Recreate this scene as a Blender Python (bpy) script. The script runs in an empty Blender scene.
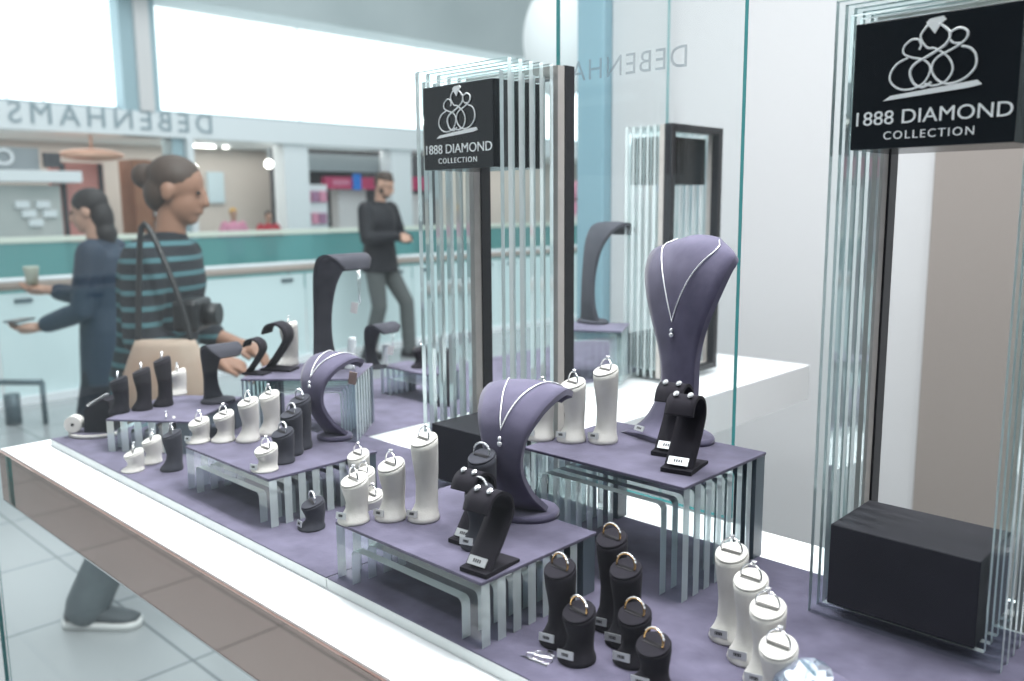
import bpy, bmesh, math, random
from mathutils import Vector, Matrix
random.seed(7)
PI = math.pi
sc = bpy.context.scene
COL = sc.collection

# ------------------------------------------------------------------ camera
CX, CY = 512.0, 340.5
VA, VB = (-395.0, 214.0), (1350.0, 199.0)
F = math.sqrt(-((VA[0]-CX)*(VB[0]-CX)+(VA[1]-CY)*(VB[1]-CY)))
_a = Vector((VA[0]-CX, -(VA[1]-CY), F)).normalized()
_b = Vector((VB[0]-CX, -(VB[1]-CY), F)).normalized()
AX, AY = -_a, _b
AZ = AX.cross(AY)
if AZ.y < 0: AZ = -AZ
EYE = 0.36          # eye height above the display boards (z = 0)
FLOOR = -1.06

def ray(px, py):
    c = Vector((px-CX, -(py-CY), F))/F
    return Vector((AX.dot(c), AY.dot(c), AZ.dot(c)))
def on(px, py, z=0.0):
    r = ray(px, py); t = (z-EYE)/r.z
    return Vector((r.x*t, r.y*t, z))
def onX(px, py, x):
    r = ray(px, py); t = x/r.x
    return Vector((x, r.y*t, r.z*t+EYE))
def onY(px, py, y):
    r = ray(px, py); t = y/r.y
    return Vector((r.x*t, y, r.z*t+EYE))
def rise(base, px, py):
    """height above base of the point seen at (px,py)"""
    r = ray(px, py)
    t = (base.x*r.x+base.y*r.y)/(r.x*r.x+r.y*r.y)
    return r.z*t+EYE-base.z

cam_d = bpy.data.cameras.new('camera')
cam = bpy.data.objects.new('camera', cam_d); COL.objects.link(cam)
cr = Vector((AX.x, AY.x, AZ.x)); cu = Vector((AX.y, AY.y, AZ.y)); cf = Vector((AX.z, AY.z, AZ.z))
M = Matrix((cr, cu, -cf)).transposed().to_4x4()
M.translation = Vector((0, 0, EYE))
cam.matrix_world = M
cam_d.sensor_width = 36.0
cam_d.lens = 36.0*F/1024.0
cam_d.clip_start = 0.02
cam_d.dof.use_dof = True
cam_d.dof.focus_distance = 0.86
cam_d.dof.aperture_fstop = 5.6
sc.camera = cam

# ------------------------------------------------------------------ materials
MATS = {}
def nodes(name):
    m = bpy.data.materials.new(name); m.use_nodes = True
    nt = m.node_tree; nt.nodes.clear()
    out = nt.nodes.new('ShaderNodeOutputMaterial')
    MATS[name] = m
    return m, nt, out
def pbr(name, col, rough=0.5, metal=0.0, noise=None, bump=0.0, scale=200.0, sheen=0.0, spec=0.5, emit=None, es=1.0):
    m, nt, out = nodes(name)
    p = nt.nodes.new('ShaderNodeBsdfPrincipled')
    p.inputs['Base Color'].default_value = (*col, 1)
    p.inputs['Roughness'].default_value = rough
    p.inputs['Metallic'].default_value = metal
    p.inputs['Specular IOR Level'].default_value = spec
    if sheen: p.inputs['Sheen Weight'].default_value = sheen
    if emit:
        p.inputs['Emission Color'].default_value = (*emit, 1); p.inputs['Emission Strength'].default_value = es
    if noise or bump:
        tc = nt.nodes.new('ShaderNodeTexCoord')
        n = nt.nodes.new('ShaderNodeTexNoise'); n.inputs['Scale'].default_value = scale; n.inputs['Detail'].default_value = 6
        nt.links.new(tc.outputs['Object'], n.inputs['Vector'])
        if noise:
            n2 = nt.nodes.new('ShaderNodeTexNoise'); n2.inputs['Scale'].default_value = scale*0.12; n2.inputs['Detail'].default_value = 5
            nt.links.new(tc.outputs['Object'], n2.inputs['Vector'])
            r = nt.nodes.new('ShaderNodeValToRGB')
            r.color_ramp.elements[0].position = 0.3; r.color_ramp.elements[1].position = 0.7
            r.color_ramp.elements[0].color = (*col, 1); r.color_ramp.elements[1].color = (*noise, 1)
            nt.links.new(n2.outputs['Fac'], r.inputs['Fac']); nt.links.new(r.outputs['Color'], p.inputs['Base Color'])
        if bump:
            b = nt.nodes.new('ShaderNodeBump'); b.inputs['Strength'].default_value = bump; b.inputs['Distance'].default_value = 0.001
            nt.links.new(n.outputs['Fac'], b.inputs['Height']); nt.links.new(b.outputs['Normal'], p.inputs['Normal'])
    nt.links.new(p.outputs['BSDF'], out.inputs['Surface'])
    return m
def glazing(name, tint=(0.97, 1, 1), ior=1.5, boost=1.0, body=None, bodyf=0.0):
    """thin architectural glass: clear transmission plus Fresnel mirror"""
    m, nt, out = nodes(name)
    fr = nt.nodes.new('ShaderNodeFresnel')
    ge = nt.nodes.new('ShaderNodeNewGeometry')      # same reflectance from both faces of the sheet
    e1 = nt.nodes.new('ShaderNodeMath'); e1.operation = 'MULTIPLY_ADD'; e1.inputs[1].default_value = -2.0; e1.inputs[2].default_value = 1.0
    e2 = nt.nodes.new('ShaderNodeMath'); e2.operation = 'POWER'; e2.inputs[0].default_value = ior
    nt.links.new(ge.outputs['Backfacing'], e1.inputs[0]); nt.links.new(e1.outputs[0], e2.inputs[1]); nt.links.new(e2.outputs[0], fr.inputs['IOR'])
    mu = nt.nodes.new('ShaderNodeMath'); mu.operation = 'MULTIPLY'; mu.inputs[1].default_value = boost; mu.use_clamp = True
    nt.links.new(fr.outputs['Fac'], mu.inputs[0])
    tr = nt.nodes.new('ShaderNodeBsdfTransparent'); tr.inputs['Color'].default_value = (*tint, 1)
    base = tr
    if body:
        df = nt.nodes.new('ShaderNodeBsdfDiffuse'); df.inputs['Color'].default_value = (*body, 1)
        mx0 = nt.nodes.new('ShaderNodeMixShader'); mx0.inputs['Fac'].default_value = bodyf
        nt.links.new(tr.outputs[0], mx0.inputs[1]); nt.links.new(df.outputs[0], mx0.inputs[2]); base = mx0
    gl = nt.nodes.new('ShaderNodeBsdfGlossy'); gl.inputs['Roughness'].default_value = 0.0
    mx = nt.nodes.new('ShaderNodeMixShader')
    nt.links.new(mu.outputs[0], mx.inputs['Fac']); nt.links.new(base.outputs[0], mx.inputs[1]); nt.links.new(gl.outputs[0], mx.inputs[2])
    nt.links.new(mx.outputs[0], out.inputs['Surface'])
    return m
def clear(name, col=(0.98, 1, 1), ior=1.49, rough=0.0):
    m, nt, out = nodes(name)
    g = nt.nodes.new('ShaderNodeBsdfGlass'); g.inputs['Color'].default_value = (*col, 1)
    g.inputs['IOR'].default_value = ior; g.inputs['Roughness'].default_value = rough
    nt.links.new(g.outputs[0], out.inputs['Surface'])
    return m

pbr('suede', (0.076, 0.069, 0.112), 0.95, noise=(0.132, 0.121, 0.186), bump=0.25, scale=260, sheen=0.25, spec=0.1)
pbr('bust_suede', (0.078, 0.071, 0.118), 0.92, noise=(0.140, 0.128, 0.200), bump=0.25, scale=220, sheen=0.25, spec=0.1)
pbr('dark_suede', (0.016, 0.0145, 0.020), 0.9, noise=(0.021, 0.019, 0.026), scale=300, sheen=0.04, spec=0.12)
pbr('grey_suede', (0.036, 0.038, 0.050), 0.9, noise=(0.055, 0.056, 0.070), scale=300, sheen=0.06, spec=0.15)
pbr('cream_suede', (0.57, 0.555, 0.525), 0.9, noise=(0.66, 0.645, 0.62), bump=0.3, scale=500, spec=0.15)
pbr('slot_dark', (0.02, 0.018, 0.022), 0.9)
pbr('slot_cream', (0.13, 0.125, 0.12), 0.9)
pbr('black_lacquer', (0.008, 0.011, 0.015), 0.22, noise=(0.011, 0.014, 0.018), scale=60, spec=0.4)
pbr('black_cloth', (0.012, 0.013, 0.020), 0.7, noise=(0.018, 0.018, 0.027), scale=250)
pbr('dark_frame', (0.010, 0.010, 0.014), 0.4)
pbr('taupe', (0.40, 0.37, 0.35), 0.7, noise=(0.46, 0.43, 0.41), scale=400)
pbr('shelf_white', (0.86, 0.87, 0.89), 0.28)
pbr('board_edge', (0.62, 0.66, 0.66), 0.35)
pbr('aluminium', (0.75, 0.77, 0.78), 0.25, metal=0.9)
pbr('silver', (0.86, 0.86, 0.88), 0.16, metal=1.0)
pbr('white_metal', (0.93, 0.93, 0.95), 0.28, metal=0.35)
pbr('gold', (0.85, 0.52, 0.22), 0.2, metal=1.0)
pbr('tag_silver', (0.62, 0.63, 0.65), 0.3, metal=0.5)
pbr('tag_ink', (0.02, 0.02, 0.025), 0.6)
pbr('lettering', (0.93, 0.95, 0.96), 0.4)
pbr('wall_white', (0.50, 0.50, 0.515), 0.6, noise=(0.53, 0.53, 0.545), scale=3)
pbr('opposite_dark', (0.10, 0.105, 0.115), 0.7)
pbr('wall_taupe', (0.25, 0.22, 0.205), 0.6)
pbr('teal_edge', (0.02, 0.24, 0.25), 0.25)
pbr('teal_grey', (0.22, 0.36, 0.43), 0.4)
pbr('skin', (0.50, 0.30, 0.22), 0.55)
pbr('skin_deep', (0.28, 0.15, 0.10), 0.55)
pbr('hair_black', (0.010, 0.008, 0.009), 0.6, bump=0.4, scale=60)
pbr('hair_brown', (0.05, 0.032, 0.024), 0.6, bump=0.4, scale=60)
pbr('jacket_black', (0.010, 0.011, 0.016), 0.75, bump=0.2, scale=25)
pbr('trousers_grey', (0.095, 0.105, 0.105), 0.85, bump=0.2, scale=25)
pbr('coat_navy', (0.012, 0.030, 0.058), 0.7, bump=0.25, scale=20)
pbr('trousers_navy', (0.008, 0.014, 0.026), 0.8)
pbr('jeans', (0.075, 0.10, 0.115), 0.85, noise=(0.13, 0.165, 0.18), bump=0.3, scale=60)
pbr('shoe_grey', (0.06, 0.075, 0.085), 0.6)
pbr('shoe_white', (0.75, 0.77, 0.76), 0.5)
pbr('shoe_black', (0.012, 0.012, 0.014), 0.4)
pbr('bag_beige', (0.38, 0.30, 0.24), 0.8, noise=(0.28, 0.17, 0.12), scale=45)
pbr('bag_black', (0.010, 0.012, 0.014), 0.4)
pbr('phone', (0.02, 0.02, 0.025), 0.15)
pbr('cup', (0.50, 0.55, 0.45), 0.5)
pbr('eye_dark', (0.01, 0.008, 0.008), 0.2)
pbr('shirt_grey', (0.20, 0.22, 0.23), 0.9)
pbr('red_cloth', (0.45, 0.04, 0.06), 0.8)
pbr('pink_cloth', (0.70, 0.30, 0.42), 0.8)
pbr('yellow_hair', (0.75, 0.42, 0.05), 0.7)
pbr('facade_white', (0.80, 0.84, 0.86), 0.5)
pbr('facade_grey', (0.44, 0.51, 0.54), 0.6)
pbr('bulkhead', (0.40, 0.46, 0.47), 0.7, noise=(0.47, 0.53, 0.54), scale=6)
pbr('pilaster', (0.36, 0.50, 0.55), 0.5)
pbr('shop_beige', (0.56, 0.51, 0.47), 0.7, noise=(0.60, 0.55, 0.51), scale=2)
pbr('shop_dark', (0.045, 0.05, 0.06), 0.6)
pbr('shop_grey', (0.30, 0.34, 0.36), 0.6)
pbr('salmon', (0.62, 0.25, 0.22), 0.7, noise=(0.68, 0.31, 0.28), scale=8)
pbr('copper', (0.75, 0.45, 0.33), 0.35, metal=0.4)
pbr('wood_brown', (0.24, 0.10, 0.055), 0.55, noise=(0.30, 0.14, 0.08), scale=30)
pbr('magenta', (0.50, 0.05, 0.14), 0.6)
pbr('pale_goods', (0.70, 0.68, 0.68), 0.6)
pbr('mauve', (0.40, 0.20, 0.33), 0.6)
pbr('blue_sign', (0.02, 0.20, 0.65), 0.5)
pbr('poster_blue', (0.55, 0.68, 0.74), 0.6)
pbr('rail_wood', (0.40, 0.34, 0.30), 0.4)
pbr('far_rail', (0.70, 0.76, 0.66), 0.4)
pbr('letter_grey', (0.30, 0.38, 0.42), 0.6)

pbr('clip_steel', (0.10, 0.14, 0.16), 0.4, metal=0.5)
pbr('floor_void', (0.55, 0.66, 0.66), 0.5)
pbr('daylight_pane', (0.9, 0.94, 0.96), 0.4, emit=(0.94, 0.98, 1.0), es=1.25)
pbr('lamp_glow', (1, 1, 1), 0.4, emit=(1.0, 0.95, 0.88), es=6.0)
pbr('paper_globe', (0.74, 0.76, 0.76), 0.8, emit=(0.9, 0.95, 1.0), es=0.12)
pbr('pearl', (0.85, 0.83, 0.80), 0.2)
glazing('window_glass', (0.985, 0.998, 0.998), 1.5, 0.26)
glazing('screen_glass', (0.985, 1.0, 1.0), 1.45, 0.8)
glazing('reflection_grey', (0.8, 0.84, 0.86), 1.45, 0.2, (0.6, 0.64, 0.67), 0.35)
glazing('near_glass', (0.85, 0.95, 0.95), 1.45, 0.4, (0.74, 0.87, 0.88), 0.78)
glazing('far_glass', (0.55, 0.80, 0.80), 1.45, 0.6, (0.16, 0.42, 0.42), 0.55)
glazing('acrylic', (0.965, 0.99, 0.99), 1.49, 0.9)
m, nt, out = nodes('acrylic_edge')
g = nt.nodes.new('ShaderNodeBsdfGlass'); g.inputs['Color'].default_value = (0.92, 1, 1, 1); g.inputs['IOR'].default_value = 1.47
df = nt.nodes.new('ShaderNodeBsdfDiffuse'); df.inputs['Color'].default_value = (0.72, 0.80, 0.81, 1)  # pale diffuse mixed in to paint the light-piped glow of the edges
mx = nt.nodes.new('ShaderNodeMixShader'); mx.inputs['Fac'].default_value = 0.55
nt.links.new(g.outputs[0], mx.inputs[1]); nt.links.new(df.outputs[0], mx.inputs[2]); nt.links.new(mx.outputs[0], out.inputs['Surface'])
def edge_mats(o):
    o.data.materials.append(MATS['acrylic_edge'])
    for q in o.data.polygons:
        if abs(q.normal.y) < 0.5 and not (q.normal.z < -0.5 and q.center.z < 0.002): q.material_index = 1
    return o
m, nt, out = nodes('gem')
g = nt.nodes.new('ShaderNodeBsdfGlass'); g.inputs['IOR'].default_value = 2.0
gl = nt.nodes.new('ShaderNodeBsdfGlossy'); gl.inputs['Roughness'].default_value = 0.03; gl.inputs['Color'].default_value = (0.92, 0.95, 1, 1)
mx = nt.nodes.new('ShaderNodeMixShader'); mx.inputs['Fac'].default_value = 0.45
df = nt.nodes.new('ShaderNodeBsdfDiffuse'); df.inputs['Color'].default_value = (0.55, 0.66, 0.90, 1)
mx2 = nt.nodes.new('ShaderNodeMixShader'); mx2.inputs['Fac'].default_value = 0.12
nt.links.new(g.outputs[0], mx.inputs[1]); nt.links.new(gl.outputs[0], mx.inputs[2])
nt.links.new(mx.outputs[0], mx2.inputs[1]); nt.links.new(df.outputs[0], mx2.inputs[2]); nt.links.new(mx2.outputs[0], out.inputs['Surface'])
pbr('gem_bright', (0.95, 0.96, 1.0), 0.08, metal=0.55)

# striped jersey
m, nt, out = nodes('striped_jersey')
p = nt.nodes.new('ShaderNodeBsdfPrincipled'); p.inputs['Roughness'].default_value = 0.9
tc = nt.nodes.new('ShaderNodeTexCoord'); sp = nt.nodes.new('ShaderNodeSeparateXYZ')
mu = nt.nodes.new('ShaderNodeMath'); mu.operation = 'MULTIPLY'; mu.inputs[1].default_value = 2*PI/0.052
si = nt.nodes.new('ShaderNodeMath'); si.operation = 'SINE'
rp = nt.nodes.new('ShaderNodeValToRGB'); rp.color_ramp.interpolation = 'CONSTANT'
rp.color_ramp.elements[0].color = (0.010, 0.014, 0.020, 1); rp.color_ramp.elements[1].color = (0.06, 0.15, 0.17, 1); rp.color_ramp.elements[1].position = 0.55
nt.links.new(tc.outputs['Object'], sp.inputs[0]); nt.links.new(sp.outputs['Z'], mu.inputs[0]); nt.links.new(mu.outputs[0], si.inputs[0])
nt.links.new(si.outputs[0], rp.inputs['Fac']); nt.links.new(rp.outputs['Color'], p.inputs['Base Color']); nt.links.new(p.outputs[0], out.inputs['Surface'])

# tiled floor
m, nt, out = nodes('floor_tiles')
p = nt.nodes.new('ShaderNodeBsdfPrincipled'); p.inputs['Roughness'].default_value = 0.22
tc = nt.nodes.new('ShaderNodeTexCoord'); mp = nt.nodes.new('ShaderNodeMapping'); mp.inputs['Location'].default_value = (0.11, 0.07, 0)
br = nt.nodes.new('ShaderNodeTexBrick'); br.offset = 0.0; br.squash = 1.0
br.inputs['Scale'].default_value = 1.0; br.inputs['Brick Width'].default_value = 0.60; br.inputs['Row Height'].default_value = 0.60
br.inputs['Mortar Size'].default_value = 0.006; br.inputs['Mortar Smooth'].default_value = 0.3
br.inputs['Color1'].default_value = (0.34, 0.365, 0.375, 1); br.inputs['Color2'].default_value = (0.37, 0.395, 0.405, 1); br.inputs['Mortar'].default_value = (0.15, 0.17, 0.185, 1)
nt.links.new(tc.outputs['Object'], mp.inputs[0]); nt.links.new(mp.outputs[0], br.inputs['Vector']); nt.links.new(br.outputs['Color'], p.inputs['Base Color'])
nt.links.new(p.outputs[0], out.inputs['Surface'])

# glossy brown fascia
m, nt, out = nodes('brown_gloss')
df = nt.nodes.new('ShaderNodeBsdfDiffuse'); df.inputs['Color'].default_value = (0.15, 0.085, 0.07, 1)
gl = nt.nodes.new('ShaderNodeBsdfGlossy'); gl.inputs['Color'].default_value = (0.95, 0.74, 0.68, 1); gl.inputs['Roughness'].default_value = 0.02
mx = nt.nodes.new('ShaderNodeMixShader'); mx.inputs['Fac'].default_value = 0.62
nt.links.new(df.outputs[0], mx.inputs[1]); nt.links.new(gl.outputs[0], mx.inputs[2]); nt.links.new(mx.outputs[0], out.inputs['Surface'])

# ------------------------------------------------------------------ mesh helpers
def BM(): return bmesh.new()
def box(bm, x0, x1, y0, y1, z0, z1, mi=0, bevel=0.0, mat=None):
    vs = [bm.verts.new((x, y, z)) for z in (z0, z1) for y in (y0, y1) for x in (x0, x1)]
    fs = [bm.faces.new([vs[i] for i in q]) for q in ((0, 2, 3, 1), (4, 5, 7, 6), (0, 1, 5, 4), (2, 6, 7, 3), (0, 4, 6, 2), (1, 3, 7, 5))]
    for f in fs: f.material_index = mi
    if mat is not None:
        for v in vs: v.co = mat @ v.co
    if bevel:
        es = list({e for f in fs for e in f.edges})
        r = bmesh.ops.bevel(bm, geom=es, offset=bevel, segments=2, affect='EDGES', profile=0.5)
        for f in r['faces']: f.material_index = mi
    return fs
def loft(bm, rings, cap=True, mi=0, closed=True):
    R = [[bm.verts.new(p) for p in r] for r in rings]
    n = len(R[0])
    for a, b in zip(R, R[1:]):
        for i in range(n if closed else n-1):
            f = bm.faces.new((a[i], a[(i+1) % n], b[(i+1) % n], b[i])); f.material_index = mi; f.smooth = True
    if cap and closed:
        f = bm.faces.new(list(reversed(R[0]))); f.material_index = mi
        f = bm.faces.new(R[-1]); f.material_index = mi
    return R
def circ(c, rx, ry=None, n=24, u=Vector((1, 0, 0)), v=Vector((0, 1, 0))):
    ry = rx if ry is None else ry
    return [Vector(c)+u*(rx*math.cos(2*PI*i/n))+v*(ry*math.sin(2*PI*i/n)) for i in range(n)]
def tube(bm, pts, rad, n=8, closed=False, mi=0, cap=True):
    pts = [Vector(p) for p in pts]
    rad = rad if isinstance(rad, (list, tuple)) else [rad]*len(pts)
    N = len(pts); rings = []
    up = None
    for i, p in enumerate(pts):
        if closed: d = pts[(i+1) % N]-pts[i-1]
        else: d = pts[min(i+1, N-1)]-pts[max(i-1, 0)]
        d.normalize()
        if up is None:
            up = Vector((0, 0, 1)) if abs(d.z) < 0.9 else Vector((1, 0, 0))
        u = (up-d*up.dot(d)).normalized(); w = d.cross(u); up = u
        rings.append([p+u*(rad[i]*math.cos(2*PI*k/n))+w*(rad[i]*math.sin(2*PI*k/n)) for k in range(n)])
    if closed:
        R = [[bm.verts.new(q) for q in r] for r in rings]
        for i in range(N):
            a, b = R[i], R[(i+1) % N]
            for k in range(n):
                f = bm.faces.new((a[k], a[(k+1) % n], b[(k+1) % n], b[k])); f.smooth = True; f.material_index = mi
    else: loft(bm, rings, cap, mi)
def capsule(bm, pts, rad, n=14):
    """tapered limb with rounded ends (smoothly resampled)"""
    pts = [Vector(p) for p in pts]; rad = list(rad)
    P, Rr = [], []
    d0 = (pts[0]-pts[1]).normalized(); d1 = (pts[-1]-pts[-2]).normalized()
    for a in (80, 55, 30): P.append(pts[0]+d0*rad[0]*math.sin(math.radians(a))); Rr.append(rad[0]*math.cos(math.radians(a)))
    for i in range(len(pts)):
        P.append(pts[i]); Rr.append(rad[i])
        if i < len(pts)-1:
            for t in (0.33, 0.67): P.append(pts[i].lerp(pts[i+1], t)); Rr.append(rad[i]*(1-t)+rad[i+1]*t)
    for a in (30, 55, 80): P.append(pts[-1]+d1*rad[-1]*math.sin(math.radians(a))); Rr.append(rad[-1]*math.cos(math.radians(a)))
    tube(bm, P, Rr, n)
def ball(bm, c, r, seg=20, rings=12, rot=None, mi=0):
    r = Vector(r) if hasattr(r, '__len__') else Vector((r, r, r))
    mat = Matrix.Translation(Vector(c))
    if rot is not None: mat = mat @ rot.to_4x4()
    mat = mat @ Matrix.Diagonal((*r, 1))
    res = bmesh.ops.create_uvsphere(bm, u_segments=seg, v_segments=rings, radius=1.0, matrix=mat)
    for v in res['verts']:
        for f in v.link_faces: f.smooth = True; f.material_index = mi
def prism(bm, poly, y0, y1, mi=0):
    """polygon in XZ, extruded along Y"""
    loft(bm, [[Vector((x, y0, z)) for x, z in poly], [Vector((x, y1, z)) for x, z in poly]], True, mi)
    for f in bm.faces: f.smooth = False
def ringplate(bm, outer, inner, y0, y1, mi=0):
    """frame: outer and inner loops (same count) in XZ, extruded along Y"""
    n = len(outer)
    V = [[bm.verts.new((x, y, z)) for x, z in loop] for loop in (outer, inner) for y in (y0, y1)]
    of, ob, inf, inb = V
    for i in range(n):
        j = (i+1) % n
        for q in ((of[i], of[j], inf[j], inf[i]), (ob[j], ob[i], inb[i], inb[j]), (of[j], of[i], ob[i], ob[j]), (inf[i], inf[j], inb[j], inb[i])):
            bm.faces.new(q).material_index = mi
def link(name, bm, mats, parent=None, smooth=None, loc=None, rotz=0.0, recalc=True):
    if recalc: bmesh.ops.recalc_face_normals(bm, faces=bm.faces[:])
    me = bpy.data.meshes.new(name); bm.to_mesh(me); bm.free()
    for mm in (mats if isinstance(mats, (list, tuple)) else [mats]): me.materials.append(MATS[mm])
    if smooth is not None:
        for q in me.polygons: q.use_smooth = smooth
    o = bpy.data.objects.new(name, me); COL.objects.link(o)
    if parent is not None: o.parent = parent
    if loc is not None: o.location = loc
    o.rotation_euler.z = rotz
    return o
def tag(o, label, cat, group=None):
    o['label'] = label; o['category'] = cat
    if group: o['group'] = group
    return o
def thing(name, label, cat, loc=(0, 0, 0), rotz=0.0, group=None):
    o = bpy.data.objects.new(name, None); COL.objects.link(o)
    o.location = loc; o.rotation_euler = (0, 0, rotz); o.empty_display_size = 0.05
    return tag(o, label, cat, group)
def struct(name, bm, mats, smooth=None, parent=None):
    o = link(name, bm, mats, parent, smooth)
    if parent is None: o['kind'] = 'structure'
    return o
def text_mesh(body, size, depth=0.0004, align='CENTER', spacing=1.0, font_shear=0.0):
    cu_ = bpy.data.curves.new('txt', 'FONT'); cu_.body = body; cu_.size = size; cu_.extrude = depth
    cu_.align_x = align; cu_.space_character = spacing; cu_.resolution_u = 4
    o = bpy.data.objects.new('txt', cu_); COL.objects.link(o)
    dg = bpy.context.evaluated_depsgraph_get(); dg.update()
    me = bpy.data.meshes.new_from_object(o.evaluated_get(dg))
    bpy.data.objects.remove(o); bpy.data.curves.remove(cu_)
    return me
def bake(o):
    """replace an object's modifiers by their result"""
    dg = bpy.context.evaluated_depsgraph_get(); dg.update()
    me = bpy.data.meshes.new_from_object(o.evaluated_get(dg))
    o.modifiers.clear(); old = o.data; o.data = me; bpy.data.meshes.remove(old)
def catmull(pts, per=6):
    pts = [Vector(p) for p in pts]; out = []
    for i in range(len(pts)-1):
        p0 = pts[max(i-1, 0)]; p1 = pts[i]; p2 = pts[i+1]; p3 = pts[min(i+2, len(pts)-1)]
        for k in range(per):
            t = k/per
            out.append(0.5*((2*p1)+(p2-p0)*t+(2*p0-5*p1+4*p2-p3)*t*t+(3*p1-p0-3*p2+p3)*t**3))
    out.append(pts[-1]); return out

# ------------------------------------------------------------------ setting
bm = BM(); box(bm, -7.05, 4.5, -3.5, 14.0, FLOOR-0.10, FLOOR); struct('floor', bm, 'floor_tiles')
bm = BM(); box(bm, -20.0, -12.9, -3.5, 26.0, FLOOR-0.30, FLOOR); struct('floor_far', bm, 'floor_void')
bm = BM(); box(bm, -12.9, -7.05, -3.5, 26.0, -5.2, -5.0); struct('floor_lower', bm, 'floor_void')
bm = BM(); box(bm, -1.755, 4.2, 2.30, 2.42, FLOOR, 2.4); struct('wall_back', bm, 'wall_white')
w0 = onY(929, 300, 2.29)
bm = BM(); box(bm, w0.x, w0.x+0.62, 2.262, 2.30, FLOOR+0.02, 2.3, bevel=0.004); struct('trim_1', bm, 'wall_taupe')
bm = BM(); box(bm, -1.87, -1.758, 2.26, 2.40, FLOOR, 2.4, bevel=0.006); struct('trim_2', bm, 'teal_grey')

bm = BM(); box(bm, -2.6, 5.0, -3.4, -3.2, FLOOR, 3.4); struct('wall_added_dark', bm, 'opposite_dark')  # unseen dark wall added to keep reflections in the window glass low
bm = BM(); box(bm, -2.6, 5.0, -3.2, 0.30, 2.6, 2.7); struct('ceiling_added_dark', bm, 'opposite_dark')  # unseen dark soffit, also added to darken what the glass reflects
bm = BM(); box(bm, 4.9, 5.0, -3.2, 2.3, FLOOR, 3.4); struct('wall_right', bm, 'opposite_dark')
def pane(name, x0, x1, y0, y1, z0, z1, axis, glass='window_glass'):
    bm = BM(); fs = box(bm, x0, x1, y0, y1, z0, z1)
    bm.faces.ensure_lookup_table()
    for f in bm.faces:
        f.normal_update()
        if abs(f.normal[axis]) < 0.5: f.material_index = 1
    return struct(name, bm, [glass, 'teal_edge'])
pane('window_1', -1.515, 1.6, 0.366, 0.372, FLOOR, 1.9, 1)
pane('window_2', -1.515, -1.509, 0.374, 2.255, FLOOR, 1.9, 0)
# hanging glass screen behind the display
gx0, gx1 = -0.768, -0.496
bm = BM(); box(bm, gx0, gx1, 0.886, 0.894, -0.0115, 1.30)
bm.faces.ensure_lookup_table()
for f in bm.faces:
    f.normal_update()
    if abs(f.normal.y) < 0.5: f.material_index = 1
screen = tag(link('glass_screen', bm, ['screen_glass', 'teal_edge']), 'clear upright glass screen with teal edges behind the tall riser', 'glass screen')
me = text_mesh('DEBENHA', 0.036, 0.0002, 'LEFT', 1.14)  # reflection of a shop sign in the screen, modelled as faint letters
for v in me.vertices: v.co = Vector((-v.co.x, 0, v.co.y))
me.materials.append(MATS['reflection_grey'])
lo = bpy.data.objects.new('screen_reflection', me); COL.objects.link(lo); lo.parent = screen
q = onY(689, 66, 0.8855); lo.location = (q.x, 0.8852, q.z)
lo['label'] = 'faint grey reflection of reversed lettering on the glass'

# ------------------------------------------------------------------ the L-shaped shelf and its boards
sh = thing('display_shelf', 'long white L-shaped window shelf with glossy brown front edge', 'shelf', (-1.5, 0.388, -0.095))
def child_world(name, bm, mats, par, smooth=None):
    o = link(name, bm, mats, par, smooth); o.location = -Vector(par.location); return o
SX0, SX1, SY0, SY1 = -1.50, 0.60, 0.390, 0.880
bm = BM()
poly = [(SX0, SY0), (SX1, SY0), (SX1, SY1), (-0.87, SY1), (-0.87, 1.905), (SX0, 1.905)]
loft(bm, [[Vector((x, y, -0.093)) for x, y in poly], [Vector((x, y, -0.012)) for x, y in poly]])
for f in bm.faces: f.smooth = False
child_world('shelf_top', bm, 'shelf_white', sh)
bm = BM(); box(bm, SX0, SX1, SY0-0.0035, SY0-0.0002, -0.0925, -0.0145); child_world('front_fascia', bm, 'brown_gloss', sh)['label'] = 'glossy brown front fascia'
bm = BM(); box(bm, SX0, SX1, SY0-0.0045, SY0-0.0002, -0.0952, -0.0928); child_world('edge_strip', bm, 'aluminium', sh)

def board(label, x0, x1, y0, y1, emblems=()):
    t = thing('suede_board', label, 'display board', ((x0+x1)/2, (y0+y1)/2, -0.0118))
    bm = BM(); box(bm, x0, x1, y0, y1, -0.0118, -0.0012, bevel=0.0008); child_world('board_base', bm, 'board_edge', t)
    bm = BM(); box(bm, x0+0.0008, x1-0.0008, y0+0.0008, y1-0.0008, -0.0012, 0.0); child_world('suede_top', bm, 'suede', t)
    for e in emblems:
        bm = BM(); emblem_curves(bm, 0.026, 0.0004, flat=True)
        o = link('printed_emblem', bm, 'silver', t); o.location = Vector((e.x, e.y, 0.0003))-t.location
    return t

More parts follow.
